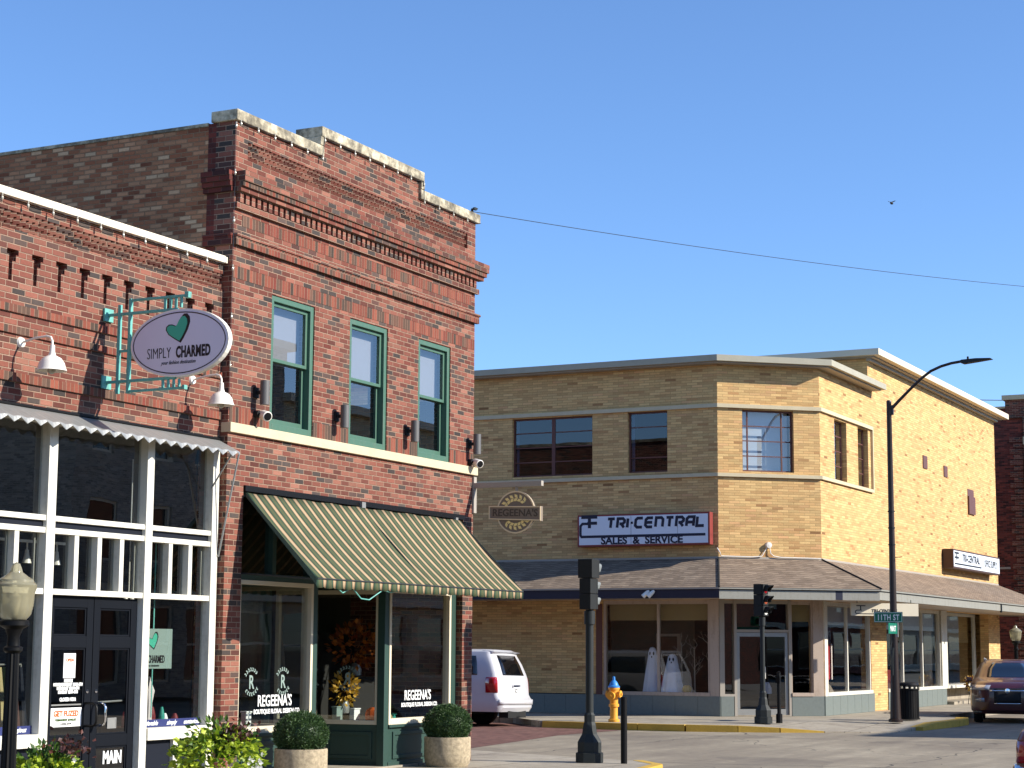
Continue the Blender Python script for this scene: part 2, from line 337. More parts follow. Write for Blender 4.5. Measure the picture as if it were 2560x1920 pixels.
# ------------------------------------------------------------------ mesh builder
ORG = {}
class Fr:
    """facade frame: u to the right seen from outside, d outward, z up"""
    def __init__(s, o, t):
        s.o = Vector((o[0], o[1], 0)); s.t = Vector((t[0], t[1], 0)).normalized(); s.n = Vector((s.t.y, -s.t.x, 0))
    def p(s, u, d, z): return s.o + s.t*u + s.n*d + Vector((0, 0, z))
class MB:
    def __init__(s): s.v = []; s.f = []; s.uv = None
    def add(s, vs, fs):
        o = len(s.v); s.v += [Vector(v) for v in vs]; s.f += [tuple(i+o for i in f) for f in fs]; return s
    def hexa(s, p): return s.add(p, [(0, 3, 2, 1), (4, 5, 6, 7), (0, 1, 5, 4), (1, 2, 6, 5), (2, 3, 7, 6), (3, 0, 4, 7)])
    def box(s, x0, x1, y0, y1, z0, z1):
        return s.hexa([(x0, y0, z0), (x1, y0, z0), (x1, y1, z0), (x0, y1, z0), (x0, y0, z1), (x1, y0, z1), (x1, y1, z1), (x0, y1, z1)])
    def fb(s, fr, u0, u1, d0, d1, z0, z1):
        a = [fr.p(u0, d1, z0), fr.p(u1, d1, z0), fr.p(u1, d0, z0), fr.p(u0, d0, z0)]
        b = [q + Vector((0, 0, z1-z0)) for q in a]; return s.hexa(a+b)
    def ob(s, c, ax, ay, az):
        c, ax, ay, az = map(Vector, (c, ax, ay, az))
        return s.hexa([c-ax-ay-az, c+ax-ay-az, c+ax+ay-az, c-ax+ay-az, c-ax-ay+az, c+ax-ay+az, c+ax+ay+az, c-ax+ay+az])
    def prism(s, pts, vec):
        vec = Vector(vec); n = len(pts); pts = [Vector(p) for p in pts]
        nn = Vector((0, 0, 0))
        for i in range(n): nn += pts[i].cross(pts[(i+1) % n])
        if nn.dot(vec) > 0: pts = pts[::-1]
        return s.add(pts+[p+vec for p in pts], [tuple(range(n)), tuple(range(2*n-1, n-1, -1))] + [(i, n+i, n+(i+1) % n, (i+1) % n) for i in range(n)])
    def poly(s, xy, z0, z1): return s.prism([(x, y, z0) for x, y in xy], (0, 0, z1-z0))
    def fpoly(s, fr, uz, d0, d1): return s.prism([fr.p(u, d0, z) for u, z in uz], fr.n*(d1-d0))
    def tube(s, pts, r, n=10, cap=True):
        pts = [Vector(p) for p in pts]; rs = r if isinstance(r, (list, tuple)) else [r]*len(pts)
        vs = []; prev = None
        for i, p in enumerate(pts):
            d = (pts[min(i+1, len(pts)-1)]-pts[max(i-1, 0)]).normalized()
            if prev is None: a = d.cross(Vector((0, 0, 1))); a = a.normalized() if a.length > .01 else Vector((1, 0, 0))
            else: a = (prev-d*prev.dot(d)).normalized()
            prev = a; b = d.cross(a)
            vs += [p+(a*cos(2*pi*k/n)+b*sin(2*pi*k/n))*rs[i] for k in range(n)]
        fs = []
        for i in range(len(pts)-1):
            for k in range(n): fs.append((i*n+k, i*n+(k+1) % n, (i+1)*n+(k+1) % n, (i+1)*n+k))
        if cap: fs += [tuple(range(n-1, -1, -1)), tuple(range((len(pts)-1)*n, len(pts)*n))]
        return s.add(vs, fs)
    def lathe(s, prof, c=(0, 0, 0), n=24, axis=None, flute=0):
        c = Vector(c); az = Vector(axis or (0, 0, 1)).normalized()
        ax = Vector((1, 0, 0)) if abs(az.x) < .9 else Vector((0, 1, 0)); ax = (ax-az*ax.dot(az)).normalized(); ay = az.cross(ax)
        vs = []
        for r, z in prof:
            for k in range(n):
                rr = r*(1-flute*(k % 2)); vs.append(c+(ax*cos(2*pi*k/n)+ay*sin(2*pi*k/n))*rr+az*z)
        fs = []
        for i in range(len(prof)-1):
            for k in range(n): fs.append((i*n+k, i*n+(k+1) % n, (i+1)*n+(k+1) % n, (i+1)*n+k))
        if prof[0][0] > .001: fs.append(tuple(range(n-1, -1, -1)))
        if prof[-1][0] > .001: fs.append(tuple(range((len(prof)-1)*n, len(prof)*n)))
        return s.add(vs, fs)
    def ball(s, c, r, n=12, m=8, sz=(1, 1, 1)):
        vs = []; fs = []; c = Vector(c)
        for i in range(m+1):
            t = pi*i/m
            for k in range(n): vs.append(c+Vector((sin(t)*cos(2*pi*k/n)*r*sz[0], sin(t)*sin(2*pi*k/n)*r*sz[1], cos(t)*r*sz[2])))
        for i in range(m):
            for k in range(n): fs.append((i*n+k, (i+1)*n+k, (i+1)*n+(k+1) % n, i*n+(k+1) % n))
        return s.add(vs, fs)
    def leaf(s, c, d, w, l, roll=None):
        d = Vector(d).normalized(); a = d.cross(Vector((random.uniform(-1, 1), random.uniform(-1, 1), random.uniform(-1, 1))))
        if a.length < .01: a = Vector((1, 0, 0))
        a.normalize(); n_ = a.cross(d); c = Vector(c)
        return s.add([c, c+d*l*.45+a*w*.5+n_*w*.12, c+d*l, c+d*l*.45-a*w*.5+n_*w*.12], [(0, 1, 2, 3)])
    def ribbon(s, fr, pts, w, d0, d1, closed=False):
        """mitred thick line in the facade plane"""
        n = len(pts); L = []; R = []
        for i in range(n):
            p = Vector(pts[i])
            a = Vector(pts[i-1]) if i > 0 or closed else None
            b = Vector(pts[(i+1) % n]) if i < n-1 or closed else None
            d1_ = (p-a).normalized() if a is not None else None; d2_ = (b-p).normalized() if b is not None else None
            if d1_ is None: d1_ = d2_
            if d2_ is None: d2_ = d1_
            t = (d1_+d2_).normalized(); nn = Vector((-t.y, t.x)); k = max(.5, abs(nn.dot(Vector((-d1_.y, d1_.x)))))
            L.append(p+nn*w/2/k); R.append(p-nn*w/2/k)
        rng = range(n if closed else n-1)
        for i in rng:
            j = (i+1) % n
            q = [L[i], L[j], R[j], R[i]]
            s.prism([fr.p(x.x, d0, x.y) for x in q], fr.n*(d1-d0))
        return s
    def build(s, name, mat, parent=None, smooth=False, bevel=0, ang=35, uv=False):
        me = bpy.data.meshes.new(name); o = ORG.get(parent.name, Vector((0, 0, 0))) if parent else s.org if hasattr(s, 'org') else Vector((0, 0, 0))
        me.from_pydata([tuple(v-o) for v in s.v], [], s.f); me.materials.append(MT[mat] if isinstance(mat, str) else mat)
        if smooth:
            me.polygons.foreach_set('use_smooth', [True]*len(me.polygons)); me.set_sharp_from_angle(angle=radians(ang))
        if s.uv:
            l = me.uv_layers.new(name='UVMap')
            for li, q in enumerate(s.uv): l.data[li].uv = q
        me.update()
        ob = bpy.data.objects.new(name, me); COL.objects.link(ob)
        if parent: ob.parent = parent; ORG[ob.name] = o
        else: ob.location = o; ORG[ob.name] = o
        if bevel:
            b = ob.modifiers.new('bevel', 'BEVEL'); b.width = bevel; b.segments = 2; b.limit_method = 'ANGLE'; b.angle_limit = radians(40)
        return ob
def tag(o, label=None, cat=None, group=None, kind=None):
    if label: o['label'] = label
    if cat: o['category'] = cat
    if group: o['group'] = group
    if kind: o['kind'] = kind
    return o
def thing(name, label, cat, loc=(0, 0, 0), group=None, local=False, rotz=0):
    o = bpy.data.objects.new(name, None); COL.objects.link(o); o.location = loc; o.rotation_euler = (0, 0, rotz); o.empty_display_size = .3
    ORG[o.name] = Vector((0, 0, 0)) if local else Vector(loc)
    return tag(o, label, cat, group)
def single(mb, name, mat, label, cat, org=(0, 0, 0), group=None, **k):
    mb.org = Vector(org); o = mb.build(name, mat, None, **k); return tag(o, label, cat, group)
def kids(o): return [c for c in bpy.data.objects if c.parent == o]
def copy_tree(o, parent=None):
    c = o.copy(); COL.objects.link(c)
    if parent: c.parent = parent
    for ch in kids(o): copy_tree(ch, c)
    return c
def textmb(body, size, fr, u, z, d, sx=1, bold=0, shear=0, align='CENTER', ext=.002, rot=0, mirror=False, sp=1.0):
    cu = bpy.data.curves.new('txt', 'FONT'); cu.body = body; cu.size = size; cu.align_x = align; cu.offset = bold; cu.shear = shear; cu.extrude = ext; cu.space_character = sp
    cu.resolution_u = 3
    ob = bpy.data.objects.new('txt', cu); COL.objects.link(ob)
    dg = bpy.context.evaluated_depsgraph_get(); me = bpy.data.meshes.new_from_object(ob.evaluated_get(dg))
    mb = MB(); cr, sr = cos(rot), sin(rot)
    for v in me.vertices:
        x = v.co.x*sx*(-1 if mirror else 1); y = v.co.y
        mb.v.append(fr.p(u+x*cr-y*sr, d+v.co.z+ext, z+x*sr+y*cr))
    mb.f = [tuple(p.vertices) for p in me.polygons]
    bpy.data.objects.remove(ob); bpy.data.curves.remove(cu); bpy.data.meshes.remove(me)
    return mb
def wall(mb, fr, u0, u1, z0, z1, ops, d0, d1):
    zs = sorted({z0, z1, *[min(max(o[k], z0), z1) for o in ops for k in (2, 3)]})
    for a, b in zip(zs, zs[1:]):
        if b-a < 1e-4: continue
        cut = sorted([(max(o[0], u0), min(o[1], u1)) for o in ops if o[2] < b-1e-4 and o[3] > a+1e-4 and o[0] < u1-1e-4 and o[1] > u0+1e-4])
        x = u0
        for c, e in cut:
            if c > x+1e-4: mb.fb(fr, x, c, d0, d1, a, b)
            x = max(x, e)
        if u1 > x+1e-4: mb.fb(fr, x, u1, d0, d1, a, b)
    return mb
def frame(mb, fr, u0, u1, z0, z1, w, d0, d1, wb=None, wt=None):
    wb = wb or w; wt = wt or w
    mb.fb(fr, u0, u0+w, d0, d1, z0, z1); mb.fb(fr, u1-w, u1, d0, d1, z0, z1)
    mb.fb(fr, u0+w, u1-w, d0, d1, z0, z0+wb); mb.fb(fr, u0+w, u1-w, d0, d1, z1-wt, z1); return mb

# ================================================================== SETTING
def sheet(name, xy, z, mat):
    mb = MB().add([(x, y, z) for x, y in xy], [tuple(range(len(xy)))])
    return tag(mb.build(name, mat), kind='structure')
sheet('ground', [(-900, -900), (1200, -900), (1200, 900), (-900, 900)], -.30, MT['roofgrey'])
sheet('road', [(-80, -26), (260, -26), (260, 3), (41.8, 4.6), (41.8, 90), (27, 90), (27, 3), (-80, 3)], -.15, 'road')
sheet('brick_road', [(27.3, 2.45), (31.7, 2.97), (34.5, 3.4), (37.4, 3.87), (40.2, 3.75), (44, 4.0), (44, 88), (27.3, 88)], -.146, 'pavebrick')
# near pavement
NK = [(-60, -3.0), (25.4, -3.0), (26.5, -2.78), (27.25, -2.15), (27.5, -1.3), (27.9, -.3), (28.5, 1.2), (29, 3), (29, 90)]
near = MB().poly(NK + [(26.05, 90), (26.05, 0.0), (-60, 0.0)], -.26, 0)
tag(near.build('pavement', 'concrete'), kind='structure')
def kerb(name, path, mat, z0=-.2, w=.15, wo=.0):
    mb = MB()
    for (x0, y0, a), (x1, y1, b) in zip(path, path[1:]):
        t = Vector((x1-x0, y1-y0, 0)).normalized(); nn = Vector((t.y, -t.x, 0))
        p0 = Vector((x0, y0, 0)); p1 = Vector((x1, y1, 0))
        q = [p0+nn*wo, p1+nn*wo, p1-nn*w, p0-nn*w]
        mb.hexa([v+Vector((0, 0, z0)) for v in q]+[q[0]+Vector((0, 0, a)), q[1]+Vector((0, 0, b)), q[2]+Vector((0, 0, b)), q[3]+Vector((0, 0, a))])
    return tag(mb.build(name, mat), kind='structure')
kerb('kerb_paint', [(25.2, -2.995, .004), (26.5, -2.775, .004), (27.24, -2.15, .004)], 'yellowp', w=-.16, wo=.004)
# far pavement with ramped corner. path runs from north down to the corner, then east
FK = [(42.9, 90, 0), (42.9, 7.6, 0), (41.35, 6.25, 0), (40.98, 5.9, 0), (40.78, 4.6, 0), (40.72, 3.4, 0), (40.8, 2.3, 0), (41.15, 1.2, -.01), (41.5, .35, -.05), (42.0, -.5, -.12), (42.7, -1.3, -.137),
      (43.4, -1.75, -.13), (44.2, -1.9, -.07), (45.3, -1.95, 0), (47.2, -2.02, 0), (48.4, -1.95, 0), (49.4, -1.7, 0), (50.1, -1.25, 0), (51.2, -.95, 0), (130, -.95, 0)]
IN = [(45.5, 90), (45.5, 8), (43.2, 6.4), (42.5, 5.7), (42.2, 4.6), (42.1, 3.6), (42.2, 2.7), (42.6, 1.9), (43.2, 1.4), (43.9, .8), (44.6, .3), (45.1, -.1), (45.6, -.4), (46.0, -.6), (47.2, -.65), (48.4, -.6), (49.4, -.3), (50.1, .0), (51.2, .2), (130, .2)]
fp = MB(); n_ = len(FK)
fp.v = [Vector((x, y, z-.004)) for x, y, z in FK]+[Vector((x, y, -.004)) for x, y in IN]
fp.f = [(i, n_+i, n_+i+1, i+1) for i in range(n_-1)]
b_ = len(fp.v); fp.v += [Vector((130, 8, -.004)), Vector((60, 30, -.004)), Vector((60, 90, -.004))]
fp.f += [tuple(range(n_, 2*n_))+(b_, b_+1, b_+2)]
tag(fp.build('pavement', 'concrete'), kind='structure')
kerb('kerb', FK[:4], 'concrete', w=-.15)
kerb('kerb', FK[9:13], 'concrete', w=-.15)
kerb('kerb', FK[16:], 'concrete', w=-.15)
kerb('kerb_paint', [(x, y, z+.003) for x, y, z in FK[3:10]], 'yellowp', w=-.17, wo=.003)
kerb('kerb_paint', [(x, y, z+.003) for x, y, z in FK[12:17]], 'yellowp', w=-.32, wo=.003)
# storm drain in the kerb face
dr = thing('storm_drain', 'dark two-part storm drain opening in the yellow kerb by the corner', 'drain', (40.75, 2.0, -.15))
m = MB()
for (xa, ya), (xb, yb) in (((40.742, 3.0), (40.79, 2.28)), ((40.80, 2.2), (41.08, 1.38))):
    m.hexa([(xa-.02, ya, -.148), (xb-.02, yb, -.148), (xb+.1, yb, -.148), (xa+.1, ya, -.148), (xa-.02, ya, -.035), (xb-.02, yb, -.035), (xb+.1, yb, -.035), (xa+.1, ya, -.035)])
m.build('opening', 'blackmatte', dr)

# ================================================================== SHOP 1 (one storey, left)
F1 = Fr((0, .12), (1, 0))
XR = 19.47
b1 = thing('brick_shop', 'one-storey red brick shop with white framed storefront and navy double doors at left', 'building', (17, .12, 0))
m = MB()
wall(m, F1, 8, 19.30, 4.20, 5.58, [], -.30, 0)
m.fb(F1, 19.30, XR, -.30, 0, 4.20, 5.58)
m.fb(F1, 8, XR, -.30, -.10, 5.58, 5.92)
x = 9.12
while x < 19.3:                              # corbelled pendants with stepped slots between
    m.fb(F1, x+.055, x+.40, -.10, 0, 5.58, 5.655); m.fb(F1, x+.055, x+.40, -.10, 0, 5.655, 5.79)
    m.fb(F1, x+.11, x+.40, -.10, 0, 5.79, 5.86); m.fb(F1, x+.15, x+.365, -.10, 0, 5.86, 5.92); x += .40
m.fb(F1, x, XR, -.10, 0, 5.58, 5.92)
m.fb(F1, 8, XR, -.30, 0, 5.92, 6.14)
m.fb(F1, 8, XR, -.30, -.06, 6.14, 6.34)
m.fb(F1, 8, XR, -.30, .0, 6.34, 6.47)
m.build('wall', 'brick', b1)
m = MB()                                      # dog-tooth frieze of brick corners
for r in range(3):
    x = 12.0 + (r % 2)*.05
    while x < 19.42:
        c = F1.p(x, -.055, 6.173+r*.0667); m.ob(c, Vector((.034, .034, 0)), Vector((-.034, .034, 0)), Vector((0, 0, .029))); x += .10
m.build('dogtooth_frieze', 'brick', b1)
m = MB()
for z0, z1 in ((5.235, 5.32), (5.005, 5.085), (4.49, 4.585)):
    m.fb(F1, 8, 19.465, 0, .028, z0, z1)
m.build('soldier_course', 'soldier', b1)
m = MB(); m.fb(F1, 8, 19.40, -.34, .07, 6.47, 6.56); m.fb(F1, 19.402, 19.462, -.34, .06, 6.472, 6.555)
m.build('coping', 'whitecop', b1, bevel=.008)
m = MB(); m.box(8, 19.45, .42, 11, 6.0, 6.1); m.build('roof', 'roofgrey', b1)
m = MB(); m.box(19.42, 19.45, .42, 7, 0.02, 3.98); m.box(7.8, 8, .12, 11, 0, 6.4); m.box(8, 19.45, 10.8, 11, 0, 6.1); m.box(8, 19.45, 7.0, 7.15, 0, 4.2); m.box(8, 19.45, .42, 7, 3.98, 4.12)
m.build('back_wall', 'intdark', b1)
m = MB(); m.box(8, 19.45, .42, 7, .0, .02); m.build('shop_floor', 'intwood', b1)
# white storefront frame
m = MB(); D0, D1 = -.10, .02
def post(u0, u1, z0, z1, d1=D1): m.fb(F1, u0, u1, D0, d1, z0, z1)
post(12.05, 12.2, 0, 4.2); post(14.35, 14.48, 0, 4.2)
post(16.26, 16.40, 0, 4.2, .035); post(18.0, 18.13, 0, 4.2, .035); post(19.31, 19.44, 0, 4.2, .035)
bays = [(12.2, 14.35, 4), (14.48, 16.26, 4), (16.40, 18.0, 4), (18.13, 19.31, 3)]
for a, b, k in bays:
    for z0, z1 in ((3.035, 3.095), (2.90, 2.962), (2.235, 2.30)): post(a, b, z0, z1)
    post(a, b, 4.10, 4.2)
    w_ = (b-a)/k
    for q in range(1, k): post(a+q*w_-.037, a+q*w_+.037, 2.30, 2.90, .012)
for a, b in ((12.2, 14.35), (14.48, 16.26), (18.13, 19.31)):
    m.fb(F1, a, b, D0, .06, .60, .74)
    post(a, b, 0, .05)
    post((a+b)/2-.045, (a+b)/2+.045, .05, .60)
m.build('storefront_frame', 'white', b1, bevel=.004)
for a, b, k in bays: m = MB(); m.fb(F1, a, b, D0+.02, -.02, 2.962, 3.035); m.build('spandrel_panel', 'panelnavy', b1)
for a, b in ((12.2, 14.35), (14.48, 16.26), (18.13, 19.31)):
    m = MB(); m.fb(F1, a, b, D0+.02, -.03, .05, .60); m.build('bulkhead', 'panelnavy', b1)
for a, b, k in bays:
    m = MB(); m.fb(F1, a, b, -.075, -.069, 3.095, 4.10); m.build('transom_pane', 'glass_hi', b1)
    m = MB(); m.fb(F1, a, b, -.075, -.069, 2.30, 2.90); m.build('transom_pane', 'glass', b1)
    for q in range(k): m = MB(); m.fb(F1, a+(q+.86)*(b-a)/k, a+(q+.90)*(b-a)/k, -.10, -.078, 2.30, 2.90); m.build('inner_stile', 'greyfascia', b1)
for a, b in ((12.2, 14.35), (14.48, 16.26), (18.13, 19.31)):
    m = MB(); m.fb(F1, a, b, -.075, -.069, .74, 2.235); m.build('display_pane', 'glass', b1)
    m = MB(); m.fb(F1, a, b, -.068, -.064, .742, .83); m.build('window_strip', pm('strip_blue', C(34, 44, 96), .5) if 'strip_blue' not in bpy.data.materials else bpy.data.materials['strip_blue'], b1)
for wds, u in ((('adorable', 'simply', 'contagious'), 18.13), (('adorable', 'simply', 'contagious'), 15.0)):
    for i, w_ in enumerate(wds):
        textmb(w_, .075, F1, u+.2+i*.40, .765, -.063, shear=.5, bold=.001).build('lettering', 'winwhite', b1)
# double doors
for s_, (a, b) in enumerate(((16.42, 17.205), (17.215, 17.99))):
    d = MB(); frame(d, F1, a, b, .03, 2.225, .11, -.09, -.045, wb=.16, wt=.12)
    d.fb(F1, a+.11, b-.11, -.09, -.045, 1.66, 1.79); d.fb(F1, a+.11, b-.11, -.09, -.045, .56, .69)
    for z0, z1 in ((.19, .56), (.69, 1.66), (1.79, 2.105)): frame(d, F1, a+.11, b-.11, z0, z1, .022, -.085, -.058)
    dd = d.build('door', 'navy', b1, bevel=.004)
    for z0, z1 in ((.19, .56), (.69, 1.66), (1.79, 2.105)):
        g = MB(); g.fb(F1, a+.132, b-.132, -.074, -.068, z0+.022, z1-.022); g.build('pane', 'glass', dd)
    hx = b-.075 if s_ == 0 else a+.07
    h = MB()
    pts = [(-.045, .71), (.05, .71), (.085, .73), (.10, .76), (.10, .91), (.085, .94), (.05, .96), (-.045, .96)]
    h.tube([F1.p(hx-.02, d_+.02 if d_ > 0 else d_, z+.09) for d_, z in pts], .014, 8)
    h.build('handle', 'chrome' if s_ else 'black', dd, smooth=True)
    h = MB(); h.lathe([(.0, 0), (.022, 0), (.022, .012), (0, .014)], F1.p(hx, -.045, 1.18), 12, axis=F1.n); h.build('lock_cylinder', 'chrome', dd)
    if s_ == 0:
        q = MB(); q.fb(F1, 16.74, 16.94, -.066, -.060, 1.33, 1.60); q.build('card', 'winwhite', dd)
        textmb('OPEN', .05, F1, 16.84, 1.51, -.059, bold=.001).build('lettering', 'orange', dd)
        for i, (t, sz) in enumerate((('HOURS', .05), ('MONDAY-FRIDAY 10AM-6PM', .045), ('SATURDAY 10AM-4PM', .045), ('SUNDAY 12PM-4PM', .045), ('', 1), ('CLOSED MON', .05))):
            if t: textmb(t, sz, F1, 16.83, 1.285-i*.041, -.064, sx=.85, bold=.003).build('lettering', 'winwhite', dd)
        q = MB(); q.fb(F1, 16.556, 17.07, -.066, -.060, .80, 1.005); q.build('poster', 'winwhite', dd)
        q = MB(); q.fb(F1, 16.56, 17.06, -.066, -.060, 1.03, 1.046); q.build('push_bar', 'galv', dd)
        textmb('GET FUZED', .085, F1, 16.81, .915, -.059, sx=.95, bold=.003).build('lettering', 'orange', dd)
        textmb('PERMANENT JEWELRY', .036, F1, 16.81, .862, -.059, bold=.001).build('lettering', 'mid', dd)
        textmb('COMING SOON', .026, F1, 16.81, .822, -.059).build('lettering', 'ink', dd)
        textmb('211', .19, F1, 16.74, .37, -.064, sx=.7, bold=.008).build('lettering', 'winwhite', dd)
    else:
        textmb('MAIN', .19, F1, 17.64, .37, -.064, sx=.72, bold=.008).build('lettering', 'winwhite', dd)
        q = MB(); q.tube([F1.p(17.34, -.12, 1.05), F1.p(17.86, -.12, 1.06)], .012, 8); q.build('push_bar', 'galv', dd)
        q = MB(); frame(q, F1, 17.53, 17.69, .755, .875, .014, -.066, -.058); q.fb(F1, 17.544, 17.676, -.066, -.061, .769, .861); q.build('hanging_plaque', 'galv', dd)
m = MB(); m.fb(F1, 16.26, 18.13, -.2, .06, 0, .028); m.build('threshold', 'concrete', b1)
m = MB(); m.fb(F1, XR-.025, XR, D0, .0, 0, 4.2); m.build('edge_trim', 'grey', b1)
# corrugated metal canopy above the storefront
cp = thing('metal_canopy', 'weathered corrugated metal canopy over the white framed storefront', 'canopy', (17, .1, 4.1))
m = MB(); n0 = 220; xs = [8+i*(19.45-8)/n0 for i in range(n0+1)]
for x in xs:
    w_ = .018*sin(2*pi*x/.208)
    for (y, z) in ((.115, 4.235), (-.20, 4.075+w_*.5), (-.21, 4.035+w_*1.6)): m.v.append(Vector((x, y, z)))
for x in xs:
    w_ = .018*sin(2*pi*x/.208)
    for (y, z) in ((.115, 4.225), (-.195, 4.065+w_*.5), (-.205, 4.03+w_*1.6)): m.v.append(Vector((x, y, z)))
o_ = 3*(n0+1)
for i in range(n0):
    for j in (0, 1):
        a = i*3+j; m.f += [(a, a+3, a+4, a+1), (o_+a, o_+a+1, o_+a+4, o_+a+3)]
    m.f.append((i*3+2, i*3+5, o_+i*3+5, o_+i*3+2))
m.build('corrugated_sheet', 'galv', cp)
m = MB(); m.fb(F1, 8, 19.46, 0, .03, 4.235, 4.262); m.build('flashing', 'black', cp)
for xr in (19.30, 14.9):
    m = MB(); m.tube([(xr, -.20, 4.05), (xr, .10, 3.62)], .011, 6); m.tube([(xr+.12, -.21, 4.04), (xr+.14, .07, 2.80)], .012, 6); m.tube([(xr+.14, .07, 2.80), (xr+.14, .12, 2.78)], .018, 6)
    m.build('support_rod', 'galv', cp)

# gooseneck lamps
def gooseneck(x, z, label):
    t = thing('gooseneck_lamp', label, 'wall lamp', (x, .12, z), group='white gooseneck lamps on the brick shop', local=True)
    m = MB(); m.lathe([(.0, .03), (.05, .026), (.062, .0)][::-1], (0, 0, 0), 20, axis=(0, -1, 0)); m.build('wall_plate', 'lampwhite', t, smooth=True)
    m = MB(); m.tube([(0, -.02, 0), (0, -.2, .035), (0, -.36, .045), (0, -.415, .03), (0, -.435, -.01), (0, -.44, -.10)], .013, 10); m.build('arm', 'lampwhite', t, smooth=True)
    m = MB(); m.lathe([(.026, -.06), (.03, -.13), (.042, -.17), (.10, -.20), (.135, -.25), (.152, -.31), (.165, -.335), (.16, -.335), (.145, -.31), (.125, -.25), (.09, -.21), (.02, -.18)], (0, -.44, 0), 28)
    sh = m.build('lamp_shade', 'lampwhite', t, smooth=True)
    m = MB(); m.ball((0, -.44, -.325), .045, sz=(1, 1, 1.1)); m.build('bulb', 'bulb', sh, smooth=True)
    return t
gooseneck(15.76, 4.925, 'white gooseneck wall lamp left of the oval hanging sign')
gooseneck(18.86, 4.915, 'white gooseneck wall lamp right of the oval hanging sign')

# oval blade sign
Fs = Fr((17.17, 0), (0, -1))               # faces -x ; u = -y
sg = thing('hanging_sign', 'oval white shop sign with teal heart on a teal wall bracket', 'sign', (17.2, .12, 5.1))
m = MB()
for z in (4.67, 5.45): m.box(17.12, 17.28, .09, .115, z-.075, z+.075)
for y in (-.065, -.215):
    m.box(17.18, 17.22, y-.018, y+.018, 4.53, 5.62 if y < -.1 else 5.56)
for z in (4.67, 5.45): m.box(17.182, 17.218, -.88, .09, z-.016, z+.016)
for z in (4.55, 5.60): m.box(17.184, 17.216, -1.0, -.235, z-.014, z+.014)
for z in (5.02,): m.box(17.184, 17.216, -.195, -.085, z-.014, z+.014)
for k in range(4):
    y = -.70-.075*k
    m.box(17.186, 17.214, y-.012, y+.012, 5.467, 5.585); m.box(17.186, 17.214, y-.012, y+.012, 4.565, 4.653)
m.box(17.17, 17.23, -1.04, -.985, 5.57, 5.64); m.box(17.17, 17.23, -1.02, -.985, 4.53, 4.58)
m.build('bracket', 'teal', sg, bevel=.003)
NE = 48
ov = [(.93+.675*cos(2*pi*i/NE), 5.06+.387*sin(2*pi*i/NE)) for i in range(NE)]
m = MB(); m.fpoly(Fs, ov, -.07, -.0); m.build('sign_panel', 'lampwhite', sg)
ov2 = [(.93+.655*cos(2*pi*i/NE), 5.06+.368*sin(2*pi*i/NE)) for i in range(NE)]
m = MB(); m.fpoly(Fs, ov2, .0005, .004); fc = m.build('sign_face', 'signface', sg)
m = MB(); m.ribbon(Fs, [(.93+.632*cos(2*pi*i/NE), 5.06+.346*sin(2*pi*i/NE)) for i in range(NE)], .012, .004, .006, closed=True); m.build('border_line', 'ink', sg)
def heart(fr, u, z, s, d, par, fill='tealink'):
    hp = [(.14, -.50), (.27, -.32), (.42, -.06), (.51, .20), (.49, .38), (.38, .50), (.24, .50), (.10, .36), (.0, .17), (-.08, .10), (-.24, .16), (-.38, .16), (-.49, .08), (-.50, -.03), (-.38, -.20), (-.12, -.36)]
    hp = [(u+a*s, z+b*s) for a, b in hp]
    MB().fpoly(fr, [(p[0]+.03*s, p[1]+.02*s) for p in hp], d, d+.002).build('heart_shadow', 'ink', par)
    k = .84; MB().fpoly(fr, [(u+(a-u)*k, z+.01*s+(b-z)*k) for a, b in hp], d+.003, d+.005).build('heart', fill, par)
heart(Fs, .90, 5.215, .33, .004, sg)
textmb('SIMPLY', .175, Fs, .66, 4.895, .004, sx=.62, bold=-.002, sp=1.0).build('lettering', 'ink', sg)
textmb('CHARMED', .175, Fs, 1.13, 4.895, .004, sx=.54, bold=.007, sp=1.08).build('lettering', 'ink', sg)
textmb('your fashion destination', .062, Fs, .93, 4.82, .004, sx=.78, shear=.4).build('lettering', 'ink', sg)

# window display of shop 1
for u, t_ in ((18.42, 'right'), (15.12, 'left')):
    p = thing('hanging_poster', 'grey-green heart poster hanging in the %s display window of the brick shop' % t_, 'poster', (u, .3, 1.6))
    m = MB(); m.fb(F1, u-.42, u+.42, -.17, -.165, 1.42, 1.89); m.build('sheet', 'poster', p)
    heart(F1, u+.03, 1.745, .21, -.164, p)
    textmb('SIMPLY CHARMED', .125, F1, u, 1.49, -.164, sx=.55, bold=.002).build('lettering', 'ink', p)
    textmb('your fashion destination', .035, F1, u, 1.445, -.164, shear=.4).build('lettering', 'ink', p)
    m = MB(); m.fb(F1, u+.05, u+.068, -.175, -.171, .85, 1.42); m.fb(F1, u+.05, u+.07, -.175, -.171, 1.89, 2.9); m.build('stand', 'teal', p)
def mannequin(x, y, z, mat, label):
    t = thing('mannequin', label, 'mannequin', (x, y, z), local=True)
    m = MB(); m.lathe([(.0, 0), (.13, .0), (.13, .02), (.015, .03), (.012, .30)], (0, 0, 0), 16); m.build('stand', 'galv', t)
    m = MB(); m.lathe([(.10, .28), (.13, .42), (.115, .60), (.15, .76), (.14, .86), (.05, .93), (.04, .97)], (0, 0, 0), 18); m.build('coat', mat, t, smooth=True)
mannequin(15.2, .62, .6, 'brownc', 'dressed mannequin in brown in the left display window')
t = thing('draped_scarf', 'pale scarf draped over a small stand in the right display window', 'scarf', (18.62, .45, .72))
m = MB(); m.tube([(18.62, .45, .72), (18.63, .45, 1.0), (18.60, .45, 1.3), (18.55, .45, 1.10), (18.48, .45, .95)], [.05, .045, .04, .035, .02], 8); m.tube([(18.62, .47, 1.3), (18.69, .47, 1.15), (18.68, .47, .95)], [.03, .05, .02], 8); m.build('cloth', 'flagwhite', t, smooth=True)
